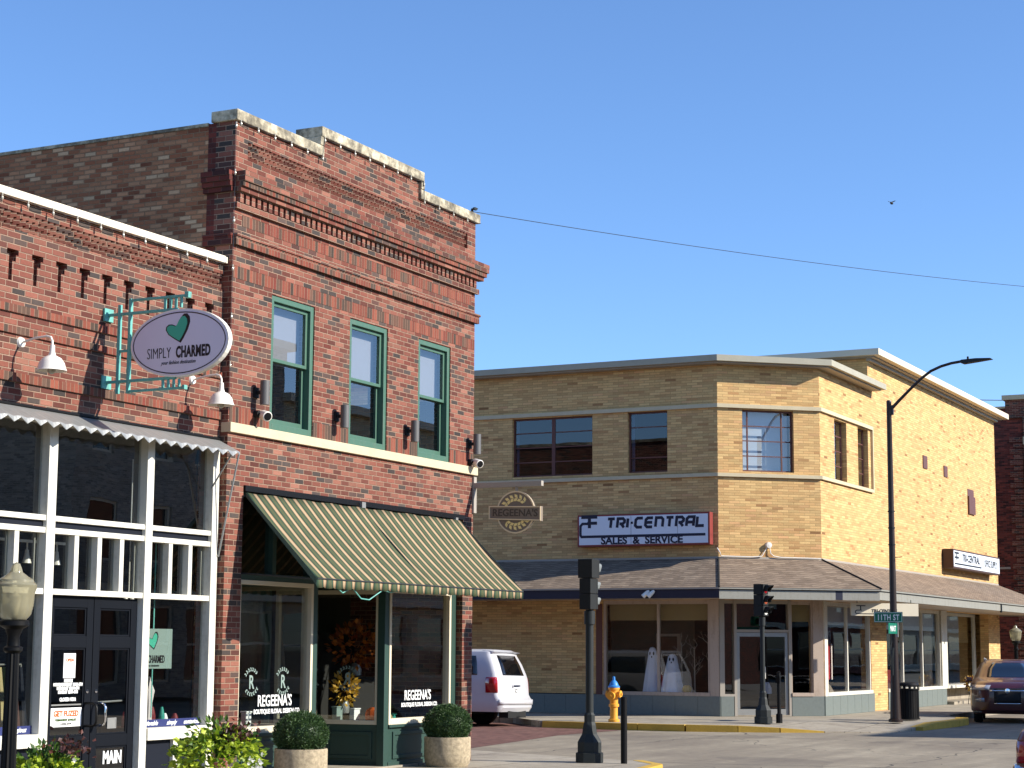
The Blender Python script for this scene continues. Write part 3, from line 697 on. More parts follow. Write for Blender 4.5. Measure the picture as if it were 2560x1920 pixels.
for i in range(9):
    x = 18.22+i*.115
    m = MB(); h = random.uniform(.12, .3); r_ = random.uniform(.035, .06)
    m.lathe([(r_*.8, 0), (r_, h*.5), (r_*.7, h*.8), (r_*.4, h)], (x, .42+random.uniform(0, .1), .74), 10)
    cc = random.choice(['reddk', 'winwhite', 'mustard', 'orange', 'tealv', 'winwhite'])
    single(m, 'ornament', cc, 'small %s ornament, number %d from the left in the right display window' % ({'reddk': 'dark red', 'winwhite': 'white', 'mustard': 'mustard', 'orange': 'orange', 'tealv': 'teal'}[cc], i+1), 'ornament', (x, .42, .74), 'small ornaments in the display window', smooth=True)
m = MB(); m.box(18.13, 19.31, .30, .75, .66, .738); single(m, 'display_shelf', 'intwood', 'low wooden shelf behind the right display window', 'shelf', (18.7, .5, .7))
# clothing on a rail seen through the doors
t = thing('clothes_rail', 'rail of hanging clothes seen through the navy doors', 'clothes rail', (17.6, 2.4, 0))
m = MB(); m.tube([(17.0, 2.4, 1.45), (18.6, 2.4, 1.45)], .012, 6); m.tube([(17.0, 2.4, 0.02), (17.0, 2.4, 1.45)], .012, 6); m.tube([(18.6, 2.4, 0.02), (18.6, 2.4, 1.45)], .012, 6); m.build('rail', 'galv', t)
for i in range(12):
    x = 17.08+i*.125; m = MB(); m.hexa([(x, 2.2, .6), (x+.09, 2.2, .6), (x+.09, 2.6, .6), (x, 2.6, .6), (x+.02, 2.3, 1.42), (x+.06, 2.3, 1.42), (x+.06, 2.5, 1.42), (x+.02, 2.5, 1.42)])
    m.build('garment', random.choice(['tealv', 'reddk', 'panelnavy', 'purp', 'mid', 'khaki']), t)
t = thing('track_light', 'white track spot lights hanging behind the transom windows', 'light', (16.5, .6, 2.85))
m = MB(); m.box(15.0, 17.2, .58, .62, 2.82, 2.85); m.build('track', 'lampwhite', t)
for x in (15.3, 15.95, 16.55, 17.05):
    m = MB(); m.tube([(x, .6, 2.82), (x, .6, 2.74)], .01, 6); m.lathe([(.02, .0), (.03, -.07), (.055, -.15), (.05, -.15)], (x, .6, 2.74), 12); m.build('spot_head', 'lampwhite', t, smooth=True)
t = thing('pendant_light', 'twin white bell pendant light in the right display window', 'light', (18.25, .5, 2.2))
m = MB(); m.tube([(18.25, .5, 3.9), (18.25, .5, 2.32)], .007, 6); m.build('cord', 'lampwhite', t)
for x in (18.19, 18.31):
    m = MB(); m.lathe([(.015, 0), (.03, -.06), (.065, -.13), (.06, -.13)], (x, .5, 2.30), 14); m.build('lamp_shade', 'lampwhite', t, smooth=True)

# string lights under a coping
def strings(name, pts, step, label, drop=.05):
    t = thing(name, label, 'string lights', pts[0])
    w_ = MB(); n = 0; bl = []
    for a, b in zip(pts, pts[1:]):
        a = Vector(a); b = Vector(b); k = max(1, round((b-a).length/step))
        for i in range(k):
            p = a.lerp(b, i/k); q = a.lerp(b, (i+1)/k); mid = (p+q)/2-Vector((0, 0, .03))
            w_.tube([p, mid, q], .004, 4); bl.append(p)
    w_.build('cable', 'wire', t)
    for p in bl[:100]:
        m = MB(); m.lathe([(.010, 0), (.010, -.025)], p, 8); m.ball(p-Vector((0, 0, .052)), .016, 8, 6, (1, 1, 1.7)); m.build('bulb', 'bulb', t, smooth=True)
strings('string_lights', [(12, .12-.078, 6.47), (19.4, .12-.078, 6.47)], .41, 'string of white bulbs under the coping of the one-storey shop')

# ================================================================== SHOP 2 (two storey red brick)
F2 = Fr((0, 0), (1, 0)); XL, XE = 19.47, 26.03
b2 = thing('corner_brick_building', 'two-storey red brick corner building with stepped coping and three green windows', 'building', (22.7, 0, 0))
WIN = [(20.38, 21.41), (22.32, 23.36), (24.26, 25.25)]
m = MB()
ops = [(a, b, 4.46, 6.23) for a, b in WIN]+[(19.84, 25.71, 0, 3.70)]
wall(m, F2, XL, XE, 0, 7.87, ops, -.30, 0)
m.fb(F2, XL, 19.75, -.30, 0, 7.87, 8.11); m.fb(F2, 25.76, XE, -.30, 0, 7.87, 8.11); m.fb(F2, 19.75, 25.76, -.30, -.06, 7.87, 8.11)
m.fb(F2, XL, XE, -.30, 0, 8.11, 8.33); m.fb(F2, 21.46, 24.24, -.30, 0, 8.33, 8.60)
for z0, z1, d in ((7.60, 7.665, .17), (7.535, 7.598, .165), (7.405, 7.465, .105)): m.fb(F2, XL-.0, XE+d, 0, d, z0, z1)
m.fb(F2, XL, XE+.05, 0, .05, 7.19, 7.27)
m.fb(F2, XL, XE+.07, 0, .07, 6.80+.03, 6.865)
x = 19.52
while x < 26.0: m.fb(F2, x, x+.075, .0, .062, 7.272, 7.403); x += .13
m.build('wall', 'brick', b2)
m = MB()
for r in range(4):
    x = 19.79+(r % 2)*.048
    while x < 25.74: m.ob(F2.p(x, -.056, 7.90+r*.06), Vector((.032, .032, 0)), Vector((-.032, .032, 0)), Vector((0, 0, .026))); x += .096
m.build('dogtooth_frieze', 'brick', b2)
m = MB()
m.fb(F2, XL, XE+.14, 0, .14, 7.468, 7.532)
m.fb(F2, 19.66, 25.9, -.2, .004, 6.99, 7.13)
m.fb(F2, XL, XE+.05, 0, .055, 6.72, 6.828)
m.fb(F2, XL+.004, XE-.004, -.2, .004, 6.30, 6.455)
for a, b in ((19.49, 20.376), (21.414, 22.316), (23.364, 24.256), (25.254, 26.02)): m.fb(F2, a, b, -.2, .004, 4.462, 4.665)
m.build('soldier_course', 'soldier', b2)
m = MB()
m.fb(F2, XL-.04, 21.50, -.36, .05, 8.33, 8.475); m.fb(F2, 24.20, XE+.08, -.36, .05, 8.33, 8.475)
m.fb(F2, 21.42, 24.28, -.38, .06, 8.60, 8.745)
m.fb(F2, 21.40, 21.50, -.36, .055, 8.478, 8.598); m.fb(F2, 24.20, 24.30, -.36, .055, 8.478, 8.598)
m.build('coping', 'coping', b2, bevel=.012)
m = MB(); m.fb(F2, XL-.01, XE+.06, -.1, .05, 4.335, 4.458); m.build('stone_sill', 'stone', b2, bevel=.006)
FW = Fr((XL, 0), (0, -1)); FE_ = Fr((XE, 0), (0, 1))
m = MB(); m.box(XL, XL+.3, .30, .42, 0, 8.33)
for z0, z1, d in ((7.60, 7.665, .12), (7.535, 7.598, .11), (7.468, 7.533, .09), (7.405, 7.465, .06), (6.83, 6.865, .05), (6.72, 6.828, .04)):
    m.box(XL-d, XL-.001, .0, .44, z0, z1)
m.build('return_wall', 'darkbrick', b2)
m = MB(); m.box(XL+.004, XL+.3, .42, 26, 0, 8.30); m.build('side_wall', 'oldbrick', b2)
m = MB(); m.box(XL-.01, XL+.33, .425, 26, 8.302, 8.345); m.build('side_coping', 'coping', b2)
m = MB(); wall(m, FE_, .3, 26, 0, 8.2, [(.55, 1.0, 5.5, 6.05), (1.75, 2.4, 5.5, 6.05), (6, 7, 4.8, 6.5)], -.3, 0); m.box(XL+.3, XE-.3, 25.7, 26, 0, 8.2)
m.build('rear_wall', 'brick', b2)
m = MB(); m.box(XL+.3, XE-.3, .3, 25.7, 7.75, 7.85); m.build('roof', 'roofgrey', b2)
m = MB(); m.box(XL+.3, XE-.3, .3, 25.7, 3.9, 4.05); m.build('upper_floor', 'intwood', b2)
m = MB(); m.box(XL+.3, XE-.3, 7, 7.1, 4.05, 7.75); m.box(XL+.3, XE-.3, 7.0, 7.1, 0, 3.9); m.box(XL+.3, XE-.3, .3, 7, 3.80, 3.88); m.box(XL+.302, XL+.32, .3, 7, 0, 3.8); m.box(XE-.32, XE-.302, 2, 7, 0, 3.8); m.build('partition', 'interior', b2)
m = MB(); m.box(XL+.3, XE-.3, .3, 7, 0, .02); m.build('shop_floor', 'intwood', b2)
for a, b in WIN:
    m = MB(); frame(m, F2, a+.002, b-.002, 4.462, 6.228, .075, -.16, -.015, wb=.09)
    w_ = m.build('window', 'greenf', b2, bevel=.006)
    m = MB(); frame(m, F2, a+.077, b-.077, 5.37, 6.152, .05, -.105, -.06, wb=.045); s_ = m.build('sash', 'greenf', w_, bevel=.004)
    m = MB(); frame(m, F2, a+.077, b-.077, 4.553, 5.41, .05, -.150, -.108, wb=.075, wt=.04); m.build('sash', 'greenf', w_, bevel=.004)
    m = MB(); m.fb(F2, a+.127, b-.127, -.085, -.079, 5.415, 6.102); m.build('pane', 'glass_up', w_)
    m = MB(); m.fb(F2, a+.127, b-.127, -.131, -.125, 4.628, 5.37); m.build('pane', 'glass_up', w_)
    m = MB(); m.fb(F2, a+.08, b-.08, -.20, -.19, 5.36, 6.2); m.build('roller_shade', 'shade', w_)
# storefront of shop 2
FS = Fr((0, .10), (1, 0))
m = MB()
m.fb(FS, 19.842, 25.708, -.14, -.02, 3.60, 3.70); m.fb(FS, 19.842, 25.708, -.14, .02, 2.52, 2.61)
for a in (19.842, 20.68, 21.60, 23.3, 24.4, 25.62): m.fb(FS, a, a+.085, -.12, .0, 2.61, 3.60)
m.build('transom_frame', 'dkgreen', b2)
m = MB(); m.fb(FS, 19.93, 25.62, -.07, -.064, 2.61, 3.60); m.build('transom_pane', 'glass', b2)
m = MB(); m.fb(FS, 19.842, 25.708, -2.4, -.141, 2.53, 2.60); m.build('entry_ceiling', 'dkgreen', b2)
# posts
for q in ((21.64, 21.76, .02), (23.54, 23.66, .02), (25.49, 25.708, 0), (19.842, 19.90, 0)):
    m = MB(); m.fb(FS, q[0], q[1], -.10, q[2], 0, 2.52); m.build('corner_post', 'dkgreen', b2, bevel=.005)
for a, b in ((19.90, 21.64), (23.66, 25.49)):
    m = MB(); frame(m, FS, a, b, .60, 2.52, .055, -.08, .03, wb=.085)
    m.build('display_frame', 'cream', b2, bevel=.004)
    m = MB(); m.fb(FS, a+.05, b-.05, -.035, -.029, .68, 2.47); m.build('display_pane', 'glass', b2)
    m = MB(); m.fb(FS, a, b, -.08, .0, .0, .60); frame(m, FS, a+.15, b-.15, .12, .50, .05, 0, .022); m.fb(FS, a, b, 0, .03, 0, .08); m.fb(FS, a, b, 0, .045, .56, .60)
    m.build('bulkhead', 'dkgreen', b2, bevel=.004)
# splayed entry sides
def splay(x0, x1, nm):
    a = Vector((x0, .20)); b = Vector((x1, 1.75)); f = Fr(a, b-a) if x0 > 22 else Fr(b, a-b); L = (b-a).length
    m = MB(); frame(m, f, 0, L, .60, 2.50, .06, -.06, .02); m.build('display_frame', 'cream', b2, bevel=.004)
    m = MB(); m.fb(f, .06, L-.06, -.03, -.024, .66, 2.44); m.build('display_pane', 'glass', b2)
    m = MB(); m.fb(f, 0, L, -.06, 0, .0, .60); frame(m, f, .1, L/2-.02, .12, .50, .05, 0, .02); frame(m, f, L/2+.02, L-.1, .12, .50, .05, 0, .02); m.fb(f, 0, L, 0, .02, 0, .07)
    m.build('bulkhead', 'dkgreen', b2, bevel=.004)
    return f, L
# right side of the entry faces -x
fr_, Lr = None, None
a = Vector((23.60, .20)); b = Vector((23.42, 1.85))
fE = Fr(b, a-b)
L = (b-a).length
def side(f, L):
    m = MB(); frame(m, f, 0, L, .60, 2.50, .06, -.06, .02); m.build('display_frame', 'cream', b2, bevel=.004)
    m = MB(); m.fb(f, .06, L-.06, -.03, -.024, .66, 2.44); m.build('display_pane', 'glass', b2)
    m = MB(); m.fb(f, 0, L, -.06, 0, .0, .60); frame(m, f, .1, L/2-.02, .12, .50, .05, 0, .02); frame(m, f, L/2+.02, L-.1, .12, .50, .05, 0, .02); m.fb(f, 0, L, 0, .02, 0, .07)
    m.build('bulkhead', 'dkgreen', b2, bevel=.004)
side(fE, L)
a = Vector((21.70, .20)); b = Vector((21.88, 1.85)); side(Fr(a, b-a), L)
m = MB(); frame(m, Fr((0, 1.85), (1, 0)), 22.0, 23.3, 0, 2.5, .15, -.06, 0, wb=.25); d_ = m.build('door', 'dkgreen', b2)
m = MB(); m.fb(Fr((0, 1.85), (1, 0)), 22.15, 23.15, -.03, -.024, .25, 2.35); m.build('pane', 'glass', d_)
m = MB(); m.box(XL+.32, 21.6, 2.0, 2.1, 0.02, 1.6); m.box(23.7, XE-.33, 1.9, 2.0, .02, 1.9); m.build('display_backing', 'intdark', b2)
m = MB(); m.box(19.9, 21.62, .2, 1.9, .48, .60); m.box(23.68, 25.6, .2, 1.85, .48, .60); m.build('display_floor', 'intwood', b2)
m = MB(); m.fb(FS, 19.85, 25.7, -1.8, .08, .0, .03); m.build('threshold', 'concrete', b2)
def leafring(fr, u, z, R, d, par, mat, a0, a1, n=9, lw=.018, ll=.05):
    m = MB()
    for i in range(n):
        t = a0+(a1-a0)*i/(n-1); c = (u+R*cos(t), z+R*sin(t))
        for s_ in (-1, 1):
            dx, dz = cos(t+pi/2+s_*.7), sin(t+pi/2+s_*.7)
            p0 = Vector(c); p1 = p0+Vector((dx, dz))*ll; nn = Vector((-dz, dx))*lw
            m.fpoly(fr, [tuple(p0), tuple((p0+p1)/2+nn), tuple(p1), tuple((p0+p1)/2-nn)], d+.001*s_, d+.003+.001*s_)
    m.build('wreath', mat, par)
for u, w1, w2 in ((20.88, .92, 1.22), (24.62, .95, 1.25)):
    textmb("REGEENA'S", .20, FS, u-.04, .935, -.026, sx=.80, bold=.003).build('lettering', 'winwhite', b2)
    textmb('BOUTIQUE FLORAL DESIGN CO.', .080, FS, u+.02, .84, -.026, sx=.92, bold=.0022).build('lettering', 'winwhite', b2)
for f, us, dd, mir, par in ((FS, (20.30, 21.02), -.026, False, b2), (fE, (.55, 1.15), -.02, True, b2)):
    for u in us:
        textmb('R', .24, f, u, 1.16, dd, sx=.8, bold=.004, mirror=mir).build('lettering', 'poster', par)
        leafring(f, u, 1.245, .155, dd, par, 'poster', .7, pi-.7, 7, .011, .04); leafring(f, u, 1.245, .155, dd, par, 'poster', pi+.7, 2*pi-.7, 7, .011, .04)

# striped awning
aw = thing('striped_awning', 'green and cream striped fabric awning with scalloped edge over the storefront', 'awning', (22.7, 0, 3.6))
AX0, AX1 = 19.83, 25.52
m = MB(); nx, ny = 100, 10
for j in range(ny+1):
    t = j/ny; sag = -.045*sin(pi*t)
    for i in range(nx+1):
        x = AX0+(AX1-AX0)*i/nx
        m.v.append(Vector((x+ (0), -.06-1.06*t, 3.60-1.07*t+sag+.006*sin(x*9+t*5))))
for j in range(ny):
    for i in range(nx): a = j*(nx+1)+i; m.f.append((a, a+nx+1, a+nx+2, a+1))
cnp = m.build('canopy', 'awning', aw, smooth=True); sm = cnp.modifiers.new('solid', 'SOLIDIFY'); sm.thickness = .004
m = MB(); n_ = 500
for i in range(n_+1):
    x = AX0+(AX1-AX0)*i/n_; ph = ((x+.10)/.2265) % 1.0
    sc_ = .022*(abs(sin(pi*(ph-.17+.5)))**.6)-.006*sin(x*3)
    wv_ = .012*sin(2*pi*(ph-.2))
    for k, t in enumerate((0, .5, 1)): m.v.append(Vector((x, -1.12-wv_*t-.004, 2.53-t*(.105+sc_))))
for i in range(n_):
    for k in range(2): a = i*3+k; m.f.append((a, a+3, a+4, a+1))
v_ = m.build('valance', 'awning', aw, smooth=True); sm = v_.modifiers.new('solid', 'SOLIDIFY'); sm.thickness = .003
m = MB()
m.tube([(AX0, -1.12, 2.515), (AX1, -1.12, 2.515)], .014, 8)
for x in (AX0+.01, (AX0+AX1)/2, AX1-.01): m.tube([(x, -.05, 3.57), (x, -1.11, 2.505)], .012, 8); m.tube([(x, .09, 2.60), (x, -1.10, 2.51)], .012, 8)
m.build('frame', 'dkmetal', aw)
m = MB(); m.fb(F2, 19.845, 25.705, -.12, .03, 3.625, 3.697); m.build('head_box', 'black', aw)
m = MB(); m.box(22.60, 22.70, -.075, -.03, 3.60, 3.68); m.build('bracket', 'galv', aw)
m = MB(); m.box(25.35, 25.42, -.07, -.03, 3.60, 3.64); m.build('bracket', 'galv', aw)
for x in (AX0, AX1):
    m = MB(); m.prism([(x-.006, -.05, 3.60), (x-.006, -1.12, 2.53), (x-.006, -1.12, 2.43), (x-.006, -1.09, 2.47), (x-.006, -.05, 3.55)], (.005, 0, 0)); m.build('edge_trim', 'dkgreen', aw)
m = MB(); m.tube([(20.3, -1.10, 2.44), (20.5, -1.08, 2.36), (20.7, -1.10, 2.43), (20.95, -1.08, 2.30), (21.15, -1.08, 2.29), (21.45, -1.10, 2.42), (21.7, -1.09, 2.40), (21.95, -1.10, 2.44)], .008, 6); m.build('cord', 'teal', aw)

# cylinder up-down lights + floodlight cameras
def updown(x, z, flood, label):
    t = thing('cylinder_wall_light', label, 'wall lamp', (x, 0, z), group='grey cylinder lights between the green windows', local=True)
    m = MB(); m.box(-.055, .055, -.03, -.0, -.06, .07); m.box(-.02, .02, -.09, -.03, -.015, .03); m.build('bracket', 'blackmatte', t)
    m = MB(); m.lathe([(.0, .155), (.06, .155), (.06, -.155), (.0, -.155)][::-1], (0, -.145, 0), 24); m.build('cylinder', 'cyl', t, smooth=True)
    if flood:
        f = thing('floodlight', 'white and black bullet floodlight under the %s cylinder wall light' % flood, 'floodlight', (x, 0, z-.27), group='bullet floodlights on the brick corner building', local=True)
        m = MB(); m.tube([(0, -.0, .0), (0, -.07, .0)], .045, 12); m.tube([(0, -.07, .0), (-.02, -.10, -.01)], .02, 8); m.build('mount', 'blackmatte', f, smooth=True)
        ax = Vector((-.45, -.85, -.25)).normalized()
        m = MB(); m.lathe([(.0, -.14), (.04, -.13), (.062, -.05), (.064, .08), (.05, .085), (.0, .06)], Vector((.02, -.14, -.02)), 20, axis=ax); m.build('housing', 'lampwhite', f, smooth=True)
        m = MB(); m.lathe([(.052, .06), (.052, .088), (.0, .089)], Vector((.02, -.14, -.02)), 18, axis=ax); m.build('lens', 'black', f, smooth=True)
    return t
updown(20.05, 4.89, 'leftmost', 'leftmost grey cylinder wall light, beside the first green window')
updown(21.99, 4.80, None, 'grey cylinder wall light between first and second green windows')
updown(23.93, 4.80, None, 'grey cylinder wall light between second and third green windows')
updown(25.87, 4.80, 'rightmost', 'rightmost grey cylinder wall light at the building corner')
strings('string_lights', [(19.5, -.06, 8.335), (21.44, -.06, 8.335), (21.48, -.065, 8.60), (24.24, -.07, 8.60), (24.28, -.06, 8.335), (26.1, -.06, 8.335)], .42, 'string of white bulbs along the stepped coping of the corner building')
strings('string_lights', [(19.44, -.03, 8.3), (19.44, -.03, 4.6)], .62, 'vertical string of white bulbs on the left corner of the two-storey building')

# round carved sign on a bracket, faces -x
rs = thing('round_sign', 'round carved sign with gold leaves and a grey name board, hung from a beam', 'sign', (26.03, -.7, 3.8))
m = MB(); m.box(25.99, 26.08, -.035, 0, 3.75, 4.31); m.box(25.99, 26.07, -1.19, -.035, 4.135, 4.215); m.box(26.02, 26.04, -.77, -.73, 4.06, 4.135); m.build('beam', 'grey', rs, bevel=.004)
Fr3 = Fr((26.0, 0), (0, -1)); NE = 40; cu, cz, R = .75, 3.745, .325
circ = lambda r: [(cu+r*cos(2*pi*i/NE), cz+r*sin(2*pi*i/NE)) for i in range(NE)]
m = MB(); m.fpoly(Fr3, circ(R-.002), -.05, -.004); m.build('disc', 'signgrey', rs)
m = MB(); m.ribbon(Fr3, circ(R-.01), .022, -.006, .006, closed=True); m.build('disc_rim', 'signtan', rs)
m = MB(); m.fpoly(Fr3, [(.30, 3.64), (1.185, 3.60), (1.185, 3.825), (.30, 3.85)], -.055, .015); m.build('name_board', 'signgrey', rs)
m = MB(); m.ribbon(Fr3, [(.31, 3.652), (1.175, 3.612), (1.175, 3.815), (.31, 3.84)], .018, .012, .026, closed=True); m.build('board_rim', 'signtan', rs)
textmb("REGEENA'S", .15, Fr3, .745, 3.685, .0152, sx=1.05, bold=.003, rot=-.03).build('lettering', MT['signdark'], rs)
leafring(Fr3, cu, cz, .215, .0, rs, 'gold', .75, pi-.75, 6, .026, .085); leafring(Fr3, cu, cz, .215, .0, rs, 'gold', pi+.75, 2*pi-.75, 6, .026, .085)

# flower displays inside the shop
def bunch(name, c, R, n, mats, label, cat, sz, pot=None, org=None, group=None):
    t = thing(name, label, cat, c, group=group, local=True)
    for mt in mats:
        m = MB()
        for i in range(n):
            d = Vector((random.gauss(0, 1), random.gauss(0, 1), random.gauss(0, 1))).normalized()
            p = Vector((d.x*R[0], d.y*R[1], R[2]+d.z*R[2]))*1.0; k = random.uniform(.45, 1); p = Vector((p.x*k, p.y*k, R[2]+(p.z-R[2])*k))
            m.leaf(p+Vector((0, 0, .12)), d+Vector((0, 0, .3)), sz*.7, sz)
        m.build('foliage', mt, t)
    m = MB(); m.lathe([(.05, 0), (.08, .02), (.09, .1), (.06, .2), (.05, .2)], (0, 0, 0), 12); m.build('vase', pot or 'galv', t, smooth=True)
    return t
bunch('autumn_arrangement', (24.6, 1.2, 1.25), (.48, .35, .36), 260, ['autumn'], 'large autumn leaf arrangement standing high in the right display', 'flowers', .10)
bunch('floral_arrangement', (23.95, 1.0, .72), (.22, .2, .24), 160, ['ylw'], 'yellow and orange flower arrangement low behind the entry glass', 'flowers', .08)
bunch('orange_flowers', (20.12, .6, .80), (.14, .14, .14), 130, ['orange'], 'bunch of orange flowers in the left display window', 'flowers', .06)
m = MB(); m.box(24.3, 24.9, 1.05, 1.35, .6, 1.24); single(m, 'display_stand', 'intdark', 'dark stand carrying the autumn arrangement', 'stand', (24.6, 1.2, .6))
def pumpkin(c, r, mat, label, group=None):
    m = MB(); n = 24
    prof = [(.02, -.8), (.6, -.75), (.95, -.35), (1, .05), (.85, .5), (.5, .74), (.1, .68)]
    for i, (a, z) in enumerate(prof):
        for k in range(n): q = a*(1-.09*abs(sin(k*pi/3*1))); m.v.append(Vector(c)+Vector((r*q*cos(2*pi*k/n), r*q*sin(2*pi*k/n), r*(z+.8))))
    for i in range(len(prof)-1):
        for k in range(n): m.f.append((i*n+k, i*n+(k+1) % n, (i+1)*n+(k+1) % n, (i+1)*n+k))
    m.org = Vector(c); o = m.build('pumpkin', mat, smooth=True); tag(o, label, 'pumpkin', group)
    s = MB(); s.tube([Vector(c)+Vector((0, 0, r*1.45)), Vector(c)+Vector((.1*r, 0, r*1.8))], [r*.12, r*.08], 6); s.build('stem', 'intwood', o)
pumpkin((23.92, .45, .60), .15, 'orange', 'big orange pumpkin at the left edge of the right display window')
pumpkin((24.2, .42, .60), .09, 'khaki', 'small pale pumpkin beside the big orange one')
pumpkin((20.15, .45, .60), .10, 'mustard', 'yellow pumpkin in the left display window')
pumpkin((20.42, .55, .60), .08, 'reddk', 'dark red pumpkin in the left display window')
for i, (x, y, w_, h, mt, lab) in enumerate(((20.02, .42, .26, .30, 'winwhite', 'white gift box in the left display window'), (20.75, .5, .12, .26, 'winwhite', 'slim white lantern in the left display window'), (20.58, .6, .14, .22, 'reddk', 'dark red box in the left display window'), (22.02+1.75, .7, .16, .22, 'winwhite', 'framed white card behind the entry glass'), (23.78, 1.0, .16, .24, 'poster', 'grey framed card behind the entry glass'), (24.32, .4, .08, .13, 'tealv', 'teal jar beside the pumpkins'))):
    m = MB(); m.box(x-w_/2, x+w_/2, y-.04, y+.04, .60, .60+h*.92); m.box(x-w_/2-.01, x+w_/2+.01, y-.05, y+.05, .60+h*.92, .60+h)
    single(m, 'display_box', mt, lab, 'box', (x, y, .6), bevel=.004)

# planters with clipped box
def planter(x, y, r, label):
    t = thing('boxwood_planter', label, 'planter', (x, y, 0), group='round pebble planters with clipped box balls', local=True)
    m = MB(); m.lathe([(r*.86, 0), (r*.96, .05), (r, .15), (r, .40), (r*.985, .42), (r*.90, .42), (r*.88, .36), (0, .36)], (0, 0, 0), 40); m.build('pot', 'pot', t, smooth=True)
    R = r*1.02; m = MB()
    for i in range(11000):
        d = Vector((random.gauss(0, 1), random.gauss(0, 1), random.gauss(0, 1))).normalized()
        k = R*random.uniform(.84, 1.0)*(1+.035*sin(7*d.x+3+r*40)*sin(6*d.z+1)+.03*sin(13*d.y+r*9))*(1.05 if random.random() < .04 else 1); p = Vector((0, 0, (.42+R*.50)))+Vector((d.x*k, d.y*k, d.z*k*.84))
        if p.z < .40: continue
        m.leaf(p, d+Vector((random.uniform(-.8, .8), random.uniform(-.8, .8), random.uniform(-.4, .9))), .014, .03)
    m.ball((0, 0, (.42+R*.50)), R*.84, 20, 14, (1, 1, .84)); m.build('boxwood', 'boxw', t)
planter(20.58, -.46, .335, 'larger pebble planter with clipped box ball, left of the shop entry')
planter(24.45, -.45, .335, 'pebble planter with clipped box ball at the right end of the storefront')
# flower tubs by the kerb
def tub(x, y, zt, R, n, label, seed):
    random.seed(seed)
    t = thing('flower_tub', label, 'flower planter', (x, y, 0), group='kerbside tubs of lime, purple and white plants', local=True)
    m = MB(); m.lathe([(.20, 0), (.24, .03), (.30, .40), (.33, .42), (.30, .42), (.28, .36), (0, .36)], (0, 0, 0), 28); m.build('tub', 'dkmetal', t, smooth=True)
    m = MB()
    for i in range(n):
        a = random.uniform(0, 2*pi); e = random.uniform(-.5, 1.3); k = random.uniform(.55, 1)*R
        d = Vector((cos(a)*cos(e), sin(a)*cos(e), sin(e)*.75)); p = Vector((0, 0, zt-.30))+d*k
        m.leaf(p, Vector((d.x+random.uniform(-.7, .7), d.y+random.uniform(-.7, .7), random.uniform(-.8, .5))), .055, .075)
    m.build('lime_vine', 'lime', t)
    m = MB()
    for i in range(n//3):
        a = random.uniform(0, 2*pi); e = random.uniform(.1, 1.5); k = random.uniform(.3, 1)*R*.95
        d = Vector((cos(a)*cos(e), sin(a)*cos(e), sin(e)*.9)); m.leaf(Vector((0, 0, zt-.28))+d*k, Vector((d.x, d.y, random.uniform(-.3, 1))), .04, .08)
    m.build('green_leaves', 'mid', t)
    m = MB()
    for i in range(n//4):
        p = Vector((random.gauss(.05, .09), random.gauss(-.17, .09), zt-.02+random.gauss(0, .05))); m.leaf(p, (random.gauss(0, 1), random.gauss(0, 1), random.gauss(0, 1)), .04, .05)
    m.build('purple_leaves', 'purp', t)
    m = MB()
    for i in range(26):
        c = Vector((random.gauss(.0, .07), -R*.93+random.gauss(0, .05), zt-.32+random.gauss(0, .09)))
        for k in range(5): d = Vector((cos(k*1.257)*.6, -.6+.2*random.random(), sin(k*1.257)*.6)); m.leaf(c, d+Vector((-.4, 0, 0)), .028, .032)
    m.build('white_flowers', 'petal', t)
    m = MB()
    for i in range(14):
        a = random.uniform(0, 2*pi); b0 = Vector((random.gauss(0, .05), random.gauss(-.05, .05), zt-.25)); e0 = b0+Vector((cos(a)*.14, sin(a)*.14, random.uniform(.22, .36)))
        w_ = Vector((-sin(a), cos(a), 0))*.018; m.add([b0-w_, b0+w_, e0], [(0, 1, 2)])
    m.build('spike_leaves', 'mid', t)
tub(15.3, -2.93, .88, .47, 900, 'tub of lime and purple foliage with white flowers at the kerb', 11)
tub(13.0, -2.80, .84, .33, 520, 'lower tub of purple and lime foliage beside the near lamp post', 12)
random.seed(21)
# acorn lamp posts
def lamppost(x, y, label, z0=0):
    t = thing('lamp_post', label, 'street lamp', (x, y, z0), group='black posts with acorn globes', local=True)
    m = MB(); m.lathe([(.20, 0), (.20, .08), (.17, .10), (.15, .25), (.11, .34), (.085, .40), (.10, .44), (.10, .50), (.085, .54), (.075, .60), (.066, .62)], (0, 0, 0), 24)
    m.lathe([(.066, .62), (.055, 1.62)], (0, 0, 0), 24, flute=.16)
    m.lathe([(.058, 1.62), (.08, 1.64), (.08, 1.665), (.055, 1.68), (.05, 1.76), (.075, 1.82), (.11, 1.84), (.125, 1.85), (.125, 1.885), (.10, 1.90), (0, 1.90)], (0, 0, 0), 24); m.build('post', 'black', t, smooth=True)
    m = MB(); m.lathe([(.10, 1.90), (.135, 1.94), (.155, 2.02), (.163, 2.13), (.178, 2.17), (.18, 2.19), (.165, 2.21), (.155, 2.215), (.15, 2.235), (.10, 2.265), (.055, 2.30), (.045, 2.335), (.03, 2.37), (0, 2.385)], (0, 0, 0), 32)
    g = m.build('globe', 'globe', t, smooth=True)
    m = MB(); m.lathe([(.02, 1.90), (.03, 1.96), (.045, 2.03), (.045, 2.10), (.0, 2.14)], (0, 0, 0), 12); m.build('bulb', 'bulb', g, smooth=True)
    return t
lamppost(12.62, -2.70, 'near black lamp post with acorn globe at the left edge')
far_ = lamppost(62.6, -.5, 'far black lamp post with clear acorn globe beside the maroon car', 0); far_.scale = (1.12, 1.12, 1.06)

